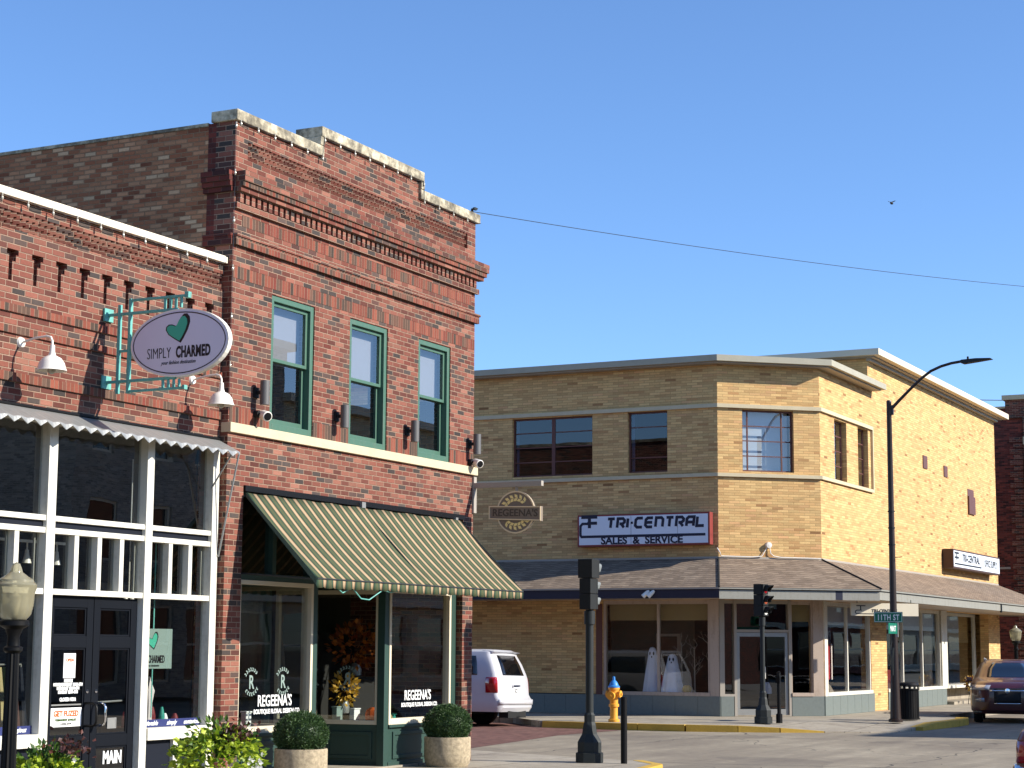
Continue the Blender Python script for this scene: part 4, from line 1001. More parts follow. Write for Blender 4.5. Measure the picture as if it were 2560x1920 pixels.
# ================================================================== YELLOW CORNER BUILDING
A3 = (46.3, 3.55); B3 = (48.2, 1.4); LC = sqrt(1.9**2+2.15**2)
FL = Fr(A3, (0, -1))             # u = 3.55 - y (negative to the left)
FC = Fr(A3, (1.9, -2.15))
FR = Fr((0, 1.4), (1, 0))        # u = x
b3 = thing('yellow_brick_building', 'two-storey yellow brick corner building with chamfered corner and shingled canopy roof', 'building', (48.2, 3.5, 0))
ub = lambda y: 3.55-y
WL = [(ub(9.51), ub(7.11), 6.30, 7.90), (ub(6.08), ub(4.95), 6.30, 7.92)]
WC = [(.69, 2.13, 6.28, 7.90)]
WR = [(49.53, 50.68, 6.25, 7.87), (51.71, 53.07-.25, 6.22, 7.90)]
WR = [(49.50, 50.62, 6.24, 7.88), (51.70, 52.72, 6.22, 7.90)]
GL = [(ub(6.80), ub(3.80), .55, 2.95)]
GC = [(.10, 2.60, 0, 2.95)]
GR = [(48.45, 52.62, .55, 2.95), (54.22, 60.5, .55, 2.95), (61.2, 67.2, .55, 2.95)]
m = MB(); TH = .30
wall(m, FL, -26, -.0, .52, 9.06, WL+GL, -TH, 0)
wall(m, FC, 0.0, LC, .52, 9.06, WC+GC, -TH, 0)
wall(m, FR, 48.2, 52.8, .52, 9.06, WR+GR, -TH, 0)
wall(m, FR, 52.8, 68.95, .52, 9.98, WR+GR, -TH, 0)
m.box(52.8, 53.1, 1.7, 26, 9.06, 9.98); m.box(68.65, 68.95, 1.7, 26, 0, 9.98); m.box(46.3, 68.95, 26, 26.3, 0, 9.06)
m.fb(FR, 52.81, 54.22, -TH, 0.003, 0, .52)
m.build('wall', 'tan', b3)
m = MB(); m.poly([(46.65, 3.75), (48.35, 1.78), (52.8, 1.78), (52.8, 26), (46.65, 26)], 8.95, 9.05); m.box(53.1, 68.65, 1.7, 26, 9.3, 9.4); m.build('roof', 'roofgrey', b3)
# cornices
def strip3(name, mat, pr, z0, z1, lo=-26., hi=None, d0=0.0, bev=0):
    """band following left face, chamfer and right face with mitred corners"""
    hi = hi or 52.9; P = []
    nC = FC.n
    def off(p):
        c1 = Vector((46.3-p, 3.55-.379*p)); c2 = Vector((48.2-.451*p, 1.4-p))
        return [Vector((46.3-p, 3.55-lo)), c1, c2, Vector((hi, 1.4-p))]
    a = off(d0); b = off(pr); m = MB()
    for i in range(3):
        q = [b[i], b[i+1], a[i+1], a[i]]
        m.hexa([(v.x, v.y, z0) for v in q]+[(v.x, v.y, z1) for v in q])
    return m.build(name, mat, b3, bevel=bev)
strip3('cornice', 'cornice', .42, 9.10, 9.26, hi=53.25, d0=-.5)
strip3('cornice', 'grey', .30, 9.06, 9.10, hi=53.1, d0=-.4)
strip3('belt_course', 'stone', .07, 7.93, 8.03, hi=52.98)
strip3('belt_course', 'stone', .07, 6.13, 6.22, hi=52.98)
m = MB(); m.fb(FR, 52.98, 53.05, 0, .07, 6.13, 8.03); m.build('belt_return', 'stone', b3)
m = MB(); m.box(52.4, 69.4, .95, 1.8, 10.02, 10.20); m.box(52.4, 53.4, 1.8, 26, 10.02, 10.20); m.box(68.3, 69.4, 1.8, 26, 10.02, 10.20); m.build('tall_cornice', 'cream', b3)
m = MB(); m.box(52.6, 69.2, 1.15, 1.6, 9.98, 10.02); m.box(52.6, 53.2, 1.6, 26, 9.98, 10.02); m.box(52.7, 69.1, 1.28, 1.401, 9.90, 9.979); m.build('tall_cornice_soffit', 'grey', b3)
# upper windows
def win3(fr, a, b, z0, z1, cols, rows, mullion=None, glassm='glass_l', inner='intdark', setd=-.10, fcol='redbrown', frw=.045):
    m = MB(); frame(m, fr, a, b, z0, z1, frw, setd-.05, setd)
    for i in range(1, len(cols)-1): m.fb(fr, a+(b-a)*cols[i]-(mullion or .018), a+(b-a)*cols[i]+(mullion or .018), setd-.04, setd-.004, z0+frw, z1-frw)
    cc = [0]+list(cols[1:-1])+[1]
    for r in rows: 
        for i in range(len(cc)-1):
            x0 = a+(b-a)*cc[i]+(frw if i == 0 else (mullion or .018)); x1 = a+(b-a)*cc[i+1]-(frw if i == len(cc)-2 else (mullion or .018))
            m.fb(fr, x0, x1, setd-.035, setd-.006, z0+(z1-z0)*r-.014, z0+(z1-z0)*r+.014)
    w_ = m.build('window', fcol, b3)
    m = MB(); m.fb(fr, a+frw, b-frw, setd-.028, setd-.022, z0+frw, z1-frw); m.build('pane', glassm, w_)
    return w_
win3(FL, *WL[0], (0, .5, 1), (.25, .5, .75), .05)
win3(FL, *WL[1], (0, 1), (.25, .75))
win3(FC, *WC[0], (0, .125, .79, 1), (.255, .50, .74), None, 'glass_c')
for w_ in WR: win3(FR, *w_, (0, 1), (.25, .5, .75), None, 'glass_c', setd=-.14)
m = MB(); m.fb(FC, .74, 2.08, -.34, -.33, 6.3, 7.88); m.build('blind', 'blindw', b3)
for w_ in WR: m = MB(); m.fb(FR, w_[0]+.1, w_[1]-.1, -.4, -.39, 6.3, 7.85); m.build('blind', 'blindw', b3)
for w_ in WL: m = MB(); m.fb(FL, w_[0]+.06, w_[0]+.14, -.17, -.16, w_[2]+.05, w_[3]-.08); m.build('blind_edge', 'blindw', b3)
# partitions inside (upper rooms dark, shop floor)
m = MB()
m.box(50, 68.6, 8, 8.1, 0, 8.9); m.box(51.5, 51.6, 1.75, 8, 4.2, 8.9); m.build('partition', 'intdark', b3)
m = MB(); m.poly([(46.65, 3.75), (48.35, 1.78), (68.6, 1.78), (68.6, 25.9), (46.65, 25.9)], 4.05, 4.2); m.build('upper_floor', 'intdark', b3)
m = MB(); m.poly([(46.65, 3.75), (48.35, 1.78), (68.6, 1.78), (68.6, 25.9), (46.65, 25.9)], .0, .02); m.build('shop_floor', 'intwood', b3)
# plinth
def plinth(fr, u0, u1, z0=0, z1=.50, d=.03, joints=.62):
    m = MB(); m.fb(fr, u0, u1, -TH, d-.006, z0, z1-.002); n = max(1, round((u1-u0)/joints)); w_ = (u1-u0)/n
    for i in range(n): m.fb(fr, u0+i*w_+.006, u0+(i+1)*w_-.006, d-.006, d, z0, z1)
    m.build('plinth', 'plinth', b3)
plinth(FL, -26, 0.02); plinth(FC, 0.02, .38, d=.028); plinth(FC, 1.97, LC-.0, d=.028)
plinth(FR, 48.23, 52.8); plinth(FR, 54.23, 61.0); 
m = MB(); m.fb(FR, 61.2, 68.95, -.6, -.5, .0, .50); m.fb(FR, 61.0, 68.95, -.5, .25, -.02, .09); m.build('step_ledge', 'concrete', b3)
# ground floor windows
def shopwin(fr, a, b, muls, fm='taupe', z0=.55, z1=2.95, d=-.06, wl=.07, wr=.07, wt=.10, sill=.07):
    m = MB(); m.fb(fr, a, a+wl, d-.08, d+.04, z0, z1); m.fb(fr, b-wr, b, d-.08, d+.04, z0, z1); m.fb(fr, a+wl, b-wr, d-.08, d+.03, z1-wt, z1)
    m.fb(fr, a, b, d-.08, .045, z0-.05, z0+sill-.03)
    for u in muls: m.fb(fr, u-.035, u+.035, d-.06, d+.02, z0+sill-.03, z1-wt)
    w_ = m.build('shop_window', fm, b3)
    m = MB(); m.fb(fr, a+wl, b-wr, d-.03, d-.024, z0+.03, z1-wt); m.build('pane', 'glass_y', w_)
    return w_
shopwin(FL, ub(6.80), ub(3.80), [ub(5.25)])
m = MB(); m.fb(FL, ub(3.80), 0.0, -.14, .02, .5, 2.95); m.build('corner_pier', 'taupe', b3)
m = MB(); m.fb(FL, ub(7.0), ub(6.82), 0, .012, .5, 2.86); m.build('rust_pilaster', 'redbrown', b3)
m = MB(); m.fb(FL, ub(6.7), ub(3.85), -.22, -.21, 2.43, 2.86); m.fb(FL, ub(6.7), ub(3.85), -.215, -.205, 2.50, 2.52); m.build('roller_blind', 'blind', b3)
m = MB(); m.fb(FC, .0, .13, -.12, .03, .5, 2.95); m.fb(FC, .13, .40, -.12, -.02, 2.86, 2.95); m.fb(FC, .13, .40, -.12, .02, .50, .56); m.fb(FC, .40, .47, -.14, .02, 0, 2.95); m.fb(FC, 1.90, 1.97, -.14, .02, 0, 2.95); m.fb(FC, .47, 1.90, -.12, .0, 2.86, 2.95); m.fb(FC, .47, 1.9, -.12, .01, 2.13, 2.20); m.build('door_surround', 'grey', b3)
m = MB(); m.fb(FC, .13, .40, -.09, -.084, .56, 2.86); m.fb(FC, .47, 1.90, -.09, -.084, 2.20, 2.86); m.build('transom_pane', 'glass', b3)
m = MB(); m.fb(FC, .48, 1.89, -.07, -.02, .03, .18); m.fb(FC, .48, .56, -.07, -.02, .18, 2.12); m.fb(FC, 1.81, 1.89, -.07, -.02, .18, 2.12); m.fb(FC, .56, 1.81, -.07, -.02, 2.02, 2.12)
d3 = m.build('door', 'galv', b3)
m = MB(); m.fb(FC, .56, 1.81, -.05, -.044, .18, 2.02); m.build('pane', 'glass', d3)
m = MB(); m.fb(FC, 1.19, 1.25, -.02, .03, .95, 1.25); m.build('handle', 'lampwhite', d3)
m = MB(); m.fb(FC, .47, 1.9, -.14, .02, .0, .03); m.build('threshold', 'concrete', b3)
shopwin(FC, 1.98, 2.58, [], wl=.03, wr=.03)
m = MB(); m.fb(FC, 1.98, 2.58, -.18, -.17, 2.41, 2.86); m.build('roller_blind', 'blind', b3)
m = MB(); m.fb(FC, 2.58, LC, -.14, .02, .5, 2.95); m.build('corner_pier', 'taupe', b3)
m = MB(); m.fb(FR, 48.24, 48.50, -.14, .032, .5, 2.95); m.build('corner_pier', 'white', b3)
shopwin(FR, 48.5, 52.62, [50.51], 'white', wl=.05, wr=.07)
m = MB(); m.fb(FR, 48.6, 52.5, -.22, -.21, 2.35, 2.84); m.build('roller_blind', 'blindw', b3)
shopwin(FR, 54.22, 60.5, [56.14, 58.39], 'white', wl=.06, wr=.06)
m = MB(); m.fb(FR, 54.3, 60.4, -.22, -.21, 2.30, 2.84); m.build('roller_blind', 'blindw', b3)
m = MB(); m.fb(FR, 60.5, 61.2, -.55, .032, .5, 2.95); m.build('corner_pier', 'white', b3)
shopwin(FR, 61.2, 67.2, [], 'white', d=-.5)
m = MB(); m.fb(FR, 61.3, 67.1, -.7, -.69, 1.97, 2.84); m.build('roller_blind', 'blind', b3)
m = MB(); m.fb(FR, 61.4, 67.0, -2.5, -2.4, .1, 2.9); m.build('inner_wall', 'interior', b3)
# shingled canopy roof with hips, fascia and soffit
PJ = 1.75
def ring(p, z): return [Vector((46.3-p, 29.5, z)), Vector((46.3-p, 3.55-.379*p, z)), Vector((48.2-.451*p, 1.4-p, z)), Vector((70.9 if p > .5 else 68.95, 1.4-p, z))]
wt_, ev = ring(-.0, 4.02), ring(PJ+.06, 3.215)
m = MB(); m.uv = []
for i in range(3):
    q = [ev[i], ev[i+1], wt_[i+1], wt_[i]]
    t = (ev[i+1]-ev[i]).normalized(); sl_ = (t.cross(Vector((0, 0, 1))))
    o_ = len(m.v); m.v += q; m.f.append((o_, o_+1, o_+2, o_+3))
    up_ = (wt_[i]-ev[i]); up_ = (up_-t*up_.dot(t)).normalized()
    m.uv += [((v-ev[i]).dot(t)+3, (v-ev[i]).dot(up_)+.02) for v in q]
q = [ev[3], Vector((70.9, 6, 3.215)), Vector((68.95, 6, 4.02)), wt_[3]]; o_ = len(m.v); m.v += q; m.f.append((o_, o_+1, o_+2, o_+3)); m.uv += [(v.y, v.x*1.1) for v in q]
m.build('canopy_roof', 'shingle', b3)
for i in (1, 2): m = MB(); m.tube([wt_[i]+Vector((0, 0, .012)), ev[i]+Vector((0, 0, .012))], .022, 6); m.build('hip_cap', 'intdark', b3)
def fasc(i, j, mat, z0, z1, p1, nm='fascia', cut0=None, cut1=None):
    a = ring(p1, z0); b = ring(p1-.10, z0); m = MB()
    A_, B_, C_, D_ = a[i], a[j], b[j], b[i]
    if cut0 is not None: A_, D_ = A_.lerp(B_, cut0), D_.lerp(C_, cut0)
    if cut1 is not None:
        s_ = 1-(1-cut1)/(1-(cut0 or 0)); B_, C_ = A_.lerp(B_, s_), D_.lerp(C_, s_)
    m.hexa([A_, B_, C_, D_]+[v+Vector((0, 0, z1-z0)) for v in (A_, B_, C_, D_)]); return m.build(nm, mat, b3)
fasc(0, 1, 'navyfascia', 2.95, 3.17, PJ); fasc(1, 2, 'greyfascia', 2.93, 3.15, PJ, cut1=.72); fasc(1, 2, 'navyfascia', 2.935, 3.155, PJ, cut0=.72, cut1=.765)
fasc(1, 2, 'greyfascia', 2.93, 3.15, PJ, cut0=.765)
fasc(2, 3, 'greyfascia', 2.95, 3.17, PJ)
for i in range(3):
    a = ring(PJ+.05, 3.172); b = ring(PJ-.2, 3.172); m = MB()
    m.hexa([a[i], a[i+1], b[i+1], b[i]]+[v+Vector((0, 0, .042)) for v in (a[i], a[i+1], b[i+1], b[i])]); m.build('gutter_edge', 'greyfascia' if i else 'grey', b3)
a = ring(PJ-.1, 2.96); b = ring(-.0, 2.96); m = MB()
for i in range(3): m.hexa([a[i], a[i+1], b[i+1], b[i]]+[v+Vector((0, 0, .02)) for v in (a[i], a[i+1], b[i+1], b[i])])
m.build('soffit', 'taupe', b3)
m = MB(); m.poly([(70.9, -.35), (70.9, 5), (70.8, 5), (70.8, -.35)], 2.95, 3.17); m.build('fascia', 'greyfascia', b3)
m = MB(); m.fb(FR, 61.2, 61.3, PJ-.02, PJ+.03, 2.9, 3.2); m.build('fascia_gap', 'black', b3)
# flashing line and vents in the big wall
m = MB(); m.fb(FL, -26, 0, 0.0, .02, 4.0, 4.06); m.fb(FC, 0, LC, 0.0, .02, 4.0, 4.06); m.fb(FR, 48.2, 68.9, 0.0, .02, 4.0, 4.06); m.build('flashing', 'grey', b3)
for u, z0, z1, w_ in ((59.0, 7.35, 7.75, .25), (61.6, 7.3, 7.65, .22)): 
    m = MB(); m.fb(FR, u-w_, u+w_, 0.0, .03, z0, z1); m.build('wall_patch', 'redbrown', b3)
m = MB(); m.fb(FR, 64.6, 65.5, -.02, .06, 6.3, 6.9); m.fb(FR, 64.6, 65.5, 0, .01, 6.9, 7.15); m.build('wall_vent', 'redbrown', b3)
for fr, u, w_ in ((FL, ub(9.15), .5),): pass
# conduit and round camera box on the chamfer
t = thing('wall_junction_box', 'white round junction box with bent conduits on the chamfered corner', 'junction box', tuple(FC.p(1.37, 0, 4.37)))
m = MB(); m.lathe([(.0, .10), (.075, .09), (.085, 0)][::-1], FC.p(1.37, 0, 4.37), 18, axis=FC.n); m.build('box', 'lampwhite', t, smooth=True)
m = MB()
m.tube([FC.p(1.33, .04, 4.32), FC.p(1.25, .04, 4.2), FC.p(1.17, .05, 4.08), FC.p(.9, .06, 4.06), FC.p(.05, .06, 4.07), FC.p(-.0, .1, 4.16), FL.p(-.02, .05, 4.28)], .014, 6)
m.tube([FC.p(1.40, .04, 4.32), FC.p(1.42, .05, 4.16), FC.p(1.5, .06, 4.09), FC.p(1.7, .06, 4.06), FC.p(LC-.05, .06, 4.05)], .014, 6)
m.build('conduit', 'lampwhite', t)
# ------------------------------------------------------------------ big sign (left face)
G = {'T': [[(0, 1), (1, 1)], [(.5, 1), (.5, 0)]], 'R': [[(0, 0), (0, 1), (.75, 1), (1, .8), (1, .6), (.75, .42), (0.3, .42)], [(.55, .42), (1, 0)]],
     'I': [[(0, 0), (0, 1)]], 'C': [[(1, 1), (.25, 1), (0, .8), (0, .2), (.25, 0), (1, 0)]], 'E': [[(1, 1), (.25, 1), (0, .8), (0, .2), (.25, 0), (1, 0)], [(0.05, .5), (.95, .5)]],
     'N': [[(0, 0), (0, 1), (.75, 1), (1, .8), (1, 0)]], 'A': [[(0, 0), (0, .8), (.25, 1), (1, 1), (1, 0)], [(0, .42), (1, .42)]], 'L': [[(0, 1), (0, 0), (1, 0)]], '-': [[(0, .5), (.35, .5)]]}
def strokes(word, fr, u, z, w, h, gap, th, d, slant, par, mat, tilt=0):
    m = par if isinstance(par, MB) else MB(); x = u
    for ch in word:
        if ch == ' ': x += w*.7; continue
        ww = {'I': 0.0, '-': w*.8}.get(ch, w)
        for k, pl in enumerate(G[ch]):
            m.ribbon(fr, [(x+a*(ww if ch != '-' else w*.5)+slant*b*h, z+b*h+tilt*(x-u)) for a, b in pl], th, d+.001*k, d+.003+.001*k)
        x += (ww if ch != '-' else w*.2)+gap
    if m is not par: m.build('lettering', mat, par)
    return x
def logo(fr, u, z, s, d, par, mat, end):
    m = MB()
    m.fb(fr, u+.08*s, u+.66*s, d, d+.003, z+.81*s, z+.93*s); m.fb(fr, u+.32*s, u+.43*s, d, d+.004, z+.50*s, z+.81*s)
    m.fb(fr, u+.30*s, u+.65*s, d, d+.005, z+.61*s, z+.71*s)
    m.ribbon(fr, [(u+.34*s, z+.645*s), (u+.12*s, z+.645*s), (u+.05*s, z+.57*s), (u+.05*s, z+.27*s), (u+.09*s, z+.215*s), (end, z+.215*s)], .085*s, d+.0, d+.002)
    m.build('logo', mat, par)
ts = thing('lightbox_sign', 'large white lightbox sign with navy TRI-CENTRAL lettering above the canopy', 'sign', (46.1, 5.5, 4.35), group=None)
u0, u1, z0, z1 = ub(7.42), ub(3.68), 4.36, 5.20
m = MB(); m.fb(FL, u0, u1, .03, .27, z0, z1); m.build('case', 'signred', ts, bevel=.006)
m = MB(); m.fb(FL, u0+.05, u1-.05, .27, .276, z0+.045, z1-.045); m.build('face', 'signwhite', ts)
m = MB(); m.fb(FL, u0+1.54, u0+1.548, .276, .2775, z0+.05, z1-.05); m.fb(FL, u0+2.85, u0+2.856, .276, .2775, z0+.05, z1-.05); m.build('panel_joint', 'dkmetal', ts)
logo(FL, u0+.05, z0+.09, .80, .278, ts, 'navyink', u1-.12)
tc = MB(); strokes('TRI', FL, u0+.86, z0+.485, .195, .235, .092, .076, .278, .12, tc, 'navyink')
tc.fb(FL, u0+1.535, u0+1.60, .279, .281, z0+.575, z0+.635)
strokes('CENTRAL', FL, u0+1.66, z0+.485, .195, .235, .092, .076, .278, .12, tc, 'navyink'); tc.build('lettering', 'navyink', ts)
textmb('SALES  &  SERVICE', .27, FL, u0+1.84, z0+.06, .278, sx=1.08, bold=.009).build('lettering', 'navyink', ts)
# right sign (office supply)
t2 = thing('lightbox_sign', 'smaller white lightbox sign with brown case on the sunny wall at far right', 'sign', (63, 1.2, 4.4))
u0, u1, z0, z1 = 60.9, 67.6, 4.32, 4.93
def boxsign(fr, par, u0, u1, z0, z1, dd):
    m = MB(); m.fb(fr, u0, u1, .02, dd, z0, z1); m.build('case', 'signbrown', par)
    m = MB(); m.fb(fr, u0+.06, u1-.06, dd, dd+.006, z0+.05, z1-.05); m.build('face', 'signwhite', par)
    L = u1-u0; h = z1-z0; m = MB()
    m.fb(fr, u0+.025*L, u0+.11*L, dd+.008, dd+.011, z0+.76*h, z0+.86*h); m.fb(fr, u0+.025*L, u0+.11*L, dd+.008, dd+.011, z0+.52*h, z0+.62*h); m.fb(fr, u0+.06*L, u0+.075*L, dd+.0115, dd+.013, z0+.44*h, z0+.80*h)
    m.fb(fr, u0+.025*L, u0+.58*L, dd+.008, dd+.011, z0+.20*h, z0+.28*h); m.build('logo', 'ink', par)
    textmb('TRI-CENTRAL', .42*h*1.3, fr, u0+.36*L, z0+.42*h, dd+.008, sx=.43*L/2.0*2/(.42*h*1.3*7.2), bold=.012*h, shear=.15).build('lettering', 'ink', par)
    textmb('OFFICE SUPPLY', .42*h*1.3, fr, u0+.79*L, z0+.34*h, dd+.008, sx=.36*L/(.42*h*1.3*8.4), bold=.003*h).build('lettering', 'dkmetal', par)
boxsign(FR, t2, u0, u1, z0, z1, .36)
# hanging sign under the canopy
Fh = Fr((45.9, 2.15), (1.9, -2.15))
t3 = thing('under_canopy_sign', 'cream sign with dark logo hanging under the canopy edge near the street sign', 'sign', tuple(Fh.p(3, 0, 2.7)))
m = MB(); m.fb(Fh, 2.32, 4.20, -.04, .0, 2.56, 2.88); m.build('board', 'cream', t3)
m = MB(); m.ribbon(Fh, [(2.62, 2.70), (2.48, 2.70), (2.44, 2.675), (2.44, 2.635), (2.47, 2.61), (3.75, 2.61)], .022, .001, .003); m.fb(Fh, 2.47, 2.72, .001, .003, 2.80, 2.825); m.fb(Fh, 2.57, 2.60, .003, .005, 2.70, 2.80); m.build('logo', 'ink', t3)
textmb('TRI-CENTRAL', .11, Fh, 3.25, 2.65, .001, sx=1.1, bold=.004, shear=.15).build('lettering', 'ink', t3)
m = MB(); m.tube([Fh.p(2.5, -.02, 2.88), Fh.p(2.5, -.02, 2.97)], .01, 6); m.tube([Fh.p(4.0, -.02, 2.88), Fh.p(4.0, -.02, 2.97)], .01, 6); m.build('hanger', 'dkmetal', t3)
# floodlight on the canopy edge
t = thing('canopy_floodlight', 'small white twin floodlight on the navy canopy fascia', 'floodlight', (44.5, 5.0, 3.1))
for dy in (0, .14):
    m = MB(); m.lathe([(.03, 0), (.05, .05), (.06, .22), (.0, .22)], (44.53, 4.75-dy, 3.14), 14, axis=(-.3, .55, -.6)); m.build('housing', 'lampwhite', t, smooth=True)

# ------------------------------------------------------------------ window displays of the yellow building
def ghost(x, y, z, h, w, label):
    t = thing('ghost_figure', label, 'halloween figure', (x, y, z), group='sheet ghosts in the window', local=True)
    m = MB(); prof = [(1, 0), (.96, .05), (.86, .25), (.70, .5), (.55, .70), (.46, .82), (.40, .92), (.26, .985), (.0, 1.0)]; n = 40
    for r, zz in prof:
        for k in range(n): q = r*(1+.09*sin(7*2*pi*k/n)*(1-zz)); m.v.append(Vector((w*q*cos(2*pi*k/n), w*q*sin(2*pi*k/n), zz*h)))
    for i in range(len(prof)-1):
        for k in range(n): m.f.append((i*n+k, i*n+(k+1) % n, (i+1)*n+(k+1) % n, (i+1)*n+k))
    m.build('sheet', 'sheet', t, smooth=True)
    for s_, yy in ((0, -.05), (1, .05)):
        m = MB(); m.ball((-.42*w, yy-.02, h*.86), .035, 8, 6, (.5, .7, 1.4)); m.build('eye', 'ink', t)
    m = MB(); m.ball((-.46*w, -.02, h*.78), .025, 8, 6, (.5, .7, 1.2)); m.build('mouth', 'ink', t)
ghost(46.75, 5.58, .56, 1.18, .25, 'taller white sheet ghost, left one in the shop window')
ghost(46.75, 5.02, .56, 1.0, .30, 'shorter white sheet ghost, right one behind the window mullion')
def baretree(x, y, z, h, seed, label):
    random.seed(seed); t = thing('bare_tree', label, 'decoration', (x, y, z), group='white bare trees in the window', local=True); m = MB()
    m.tube([(0, 0, 0), (.02, .01, h*.4), (-.01, 0, h*.75), (0, 0, h)], [.022, .018, .012, .006], 6)
    def br(p, d, l, r, k):
        e = p+d*l; m.tube([p, (p+e)/2+Vector((random.uniform(-.02, .02),)*3), e], [r, r*.8, r*.6], 5)
        if k:
            for _ in range(2): br(e, (d+Vector((random.uniform(-.6, .6), random.uniform(-.9, .9), random.uniform(-.1, .7)))).normalized(), l*.7, r*.6, k-1)
    for i in range(9):
        zz = h*random.uniform(.35, .95); a = random.uniform(0, 2*pi); br(Vector((0, 0, zz)), Vector((cos(a)*.5, sin(a), .7)).normalized(), .16*h/1.2, .008, 2)
    m.build('branches', 'grey', t)
baretree(46.8, 4.78, .56, 1.3, 3, 'white bare tree, left of the three in the window')
baretree(46.9, 4.46, .56, 1.2, 4, 'white bare tree, middle of the three in the window')
baretree(46.8, 4.02, .56, 1.45, 5, 'white bare tree, right of the three in the window')
random.seed(33)
pumpkin((46.7, 4.72-.12, .56), .13, 'mustard', 'carved pale pumpkin beside the ghosts')
m = MB(); m.poly([(46.62, 3.9), (46.62, 6.75), (47.3, 6.75), (47.3, 3.4), (47.1, 3.4)], .45, .555); single(m, 'display_shelf', 'interior', 'grey display shelf under the ghosts', 'shelf', (46.9, 5.2, .5))
m = MB(); m.box(48.2, 48.3, 5.0, 7.4, .02, 2.9); single(m, 'display_backing', 'interior', 'grey display wall behind the left ghost', 'wall panel', (48.2, 6, 0))
t = thing('inner_doorway', 'dark framed doorway seen behind the ghosts', 'doorway', (48.18, 5.6, 0)); m = MB(); m.box(48.15, 48.19, 5.45, 5.95, .3, 2.02); m.build('panel', 'intwood', t); m = MB(); m.box(48.13, 48.19, 5.35, 5.44, .3, 2.1); m.box(48.13, 48.19, 5.96, 6.05, .3, 2.1); m.box(48.13, 48.19, 5.44, 5.96, 2.03, 2.1); m.build('frame', 'taupe', t)
t = thing('flag_bunting', 'long red and white striped flag banner hanging in the right window', 'flag', (49.3, 1.75, 1.0), local=False)
m = MB()
for i in range(9):
    u = 49.05+i*.085; dd = .03*sin(i*1.7)
    m2 = MB(); m2.fb(FR, u, u+.085, -.30+dd, -.285+dd, .95-.02*(i % 3), 1.85); m2.build('stripe', 'flagred' if i % 2 else 'flagwhite', t)
m.fb(FR, 49.05, 49.82, -.31, -.295, 1.86, 2.45); m.build('canton', 'flagblue', t)
m = MB(); m.fb(FR, 49.2, 49.36, -.30, -.28, .72, .88); m.build('tag', 'flagwhite', t)
for i, (x, y, w_, h, mt, lab) in enumerate(((50.8, 2.3, .9, .75, 'signgrey', 'grey armchair box shape in the right window'), (55.0, 2.2, .5, .45, 'reddk', 'dark red chair in the middle window'), (55.7, 2.3, .4, .9, 'signface', 'pale blue banner stand in the middle window'), (56.8, 2.2, .8, .4, 'intdark', 'dark office chair base in the middle window'), (57.6, 2.3, .3, .75, 'reddk', 'red stack in the middle window'), (59.3, 2.2, .5, .5, 'sheet', 'white draped figure in the middle window'), (47.7+.3, 2.9, .3, .3, 'signface', 'small framed picture in the chamfer window'))):
    m = MB(); b0 = .05 if i != 6 else .55
    m.lathe([(w_*.5, b0), (w_*.48, b0+h*.5), (w_*.30, b0+h*.9), (w_*.18, b0+h)], (x, y, 0), 8 if i % 2 else 6)
    single(m, 'display_item', mt, lab, 'display item', (x, y, b0))
for i in range(4):
    x = 55.0+i*1.35
    t = thing('office_chair', 'black office chair, number %d from the left behind the three-pane window' % (i+1), 'chair', (x, 2.1, 0), group='office chairs in the shop', local=True)
    m = MB(); m.box(-.24, .24, -.24, .24, .44, .52); m.build('seat', 'intdark', t, bevel=.03)
    m = MB(); m.box(-.22, .22, .2, .26, .6, 1.1); m.build('backrest', 'intdark' if i % 2 else 'reddk', t, bevel=.03)
    m = MB(); m.tube([(0, 0, .06), (0, 0, .44)], .03, 8)
    for k in range(5): m.tube([(0, 0, .1), (.28*cos(k*1.257), .28*sin(k*1.257), .05)], .018, 6)
    m.tube([(0, .2, .48), (0, .25, .7)], .02, 6); m.build('base', 'galv', t)
t = thing('counter', 'pale counter with dark front behind the far right window', 'counter', (64, 3.3, 0)); m = MB(); m.box(62.2, 66.4, 3.2, 3.5, .05, 1.0); m.build('body', 'intdark', t); m = MB(); m.box(62.1, 66.5, 3.1, 3.6, 1.0, 1.06); m.build('top', 'grey', t)
bunch('flower_stand', (61.7, .75, .35), (.22, .2, .2), 110, ['ylw', 'purp'], 'potted flowers on a wire stand outside the far window', 'flowers', .10, 'grey')
m = MB()
for a in (0, 2.1, 4.2): m.tube([(61.7+.12*cos(a), .75+.12*sin(a), 0), (61.7+.08*cos(a), .75+.08*sin(a), .36)], .012, 5)
m.lathe([(.1, .34), (.14, .35), (.14, .37), (.1, .37)], (61.7, .75, 0), 14)
single(m, 'plant_stand', 'black', 'black wire stand under the potted flowers', 'stand', (61.7, .75, 0))

# ================================================================== FAR RED BRICK BUILDING
b4 = thing('far_brick_building', 'tall dark red brick building with corner pier at the right edge', 'building', (73.6, 2, 0))
F4 = Fr((0, 1.35), (1, 0)); X4 = 73.9
m = MB(); m.box(X4, 95, 1.40, 26, 0, 11.0); m.build('side_wall', 'farbrick', b4)
m = MB(); m.fb(F4, X4-.15, 95, 0, .25, 0, 10.6); m.box(X4-.15, X4+.8, 1.10, 2.0, 10.6, 11.3)
for k in range(44): m.box(X4-.05, X4-.001, 1.40, 1.9 if k % 2 else 1.75, k*.22+.2, k*.22+.38)
m.build('front_wall', 'brick', b4)
m = MB(); m.box(X4-.25, X4+.9, 1.0, 2.1, 11.3, 11.48); m.box(X4-.2, 95, 1.0, 1.35, 9.55, 9.85); m.box(X4-.02, 95, 1.41, 26, 11.0, 11.08); m.build('coping', 'stone', b4)
m = MB()
for z in (8.1, 7.0, 3.6, 5.4): m.box(X4+.45, X4+1.3, 1.02, 1.12, z, z+.4)
m.build('stone_quoin', 'stone', b4)
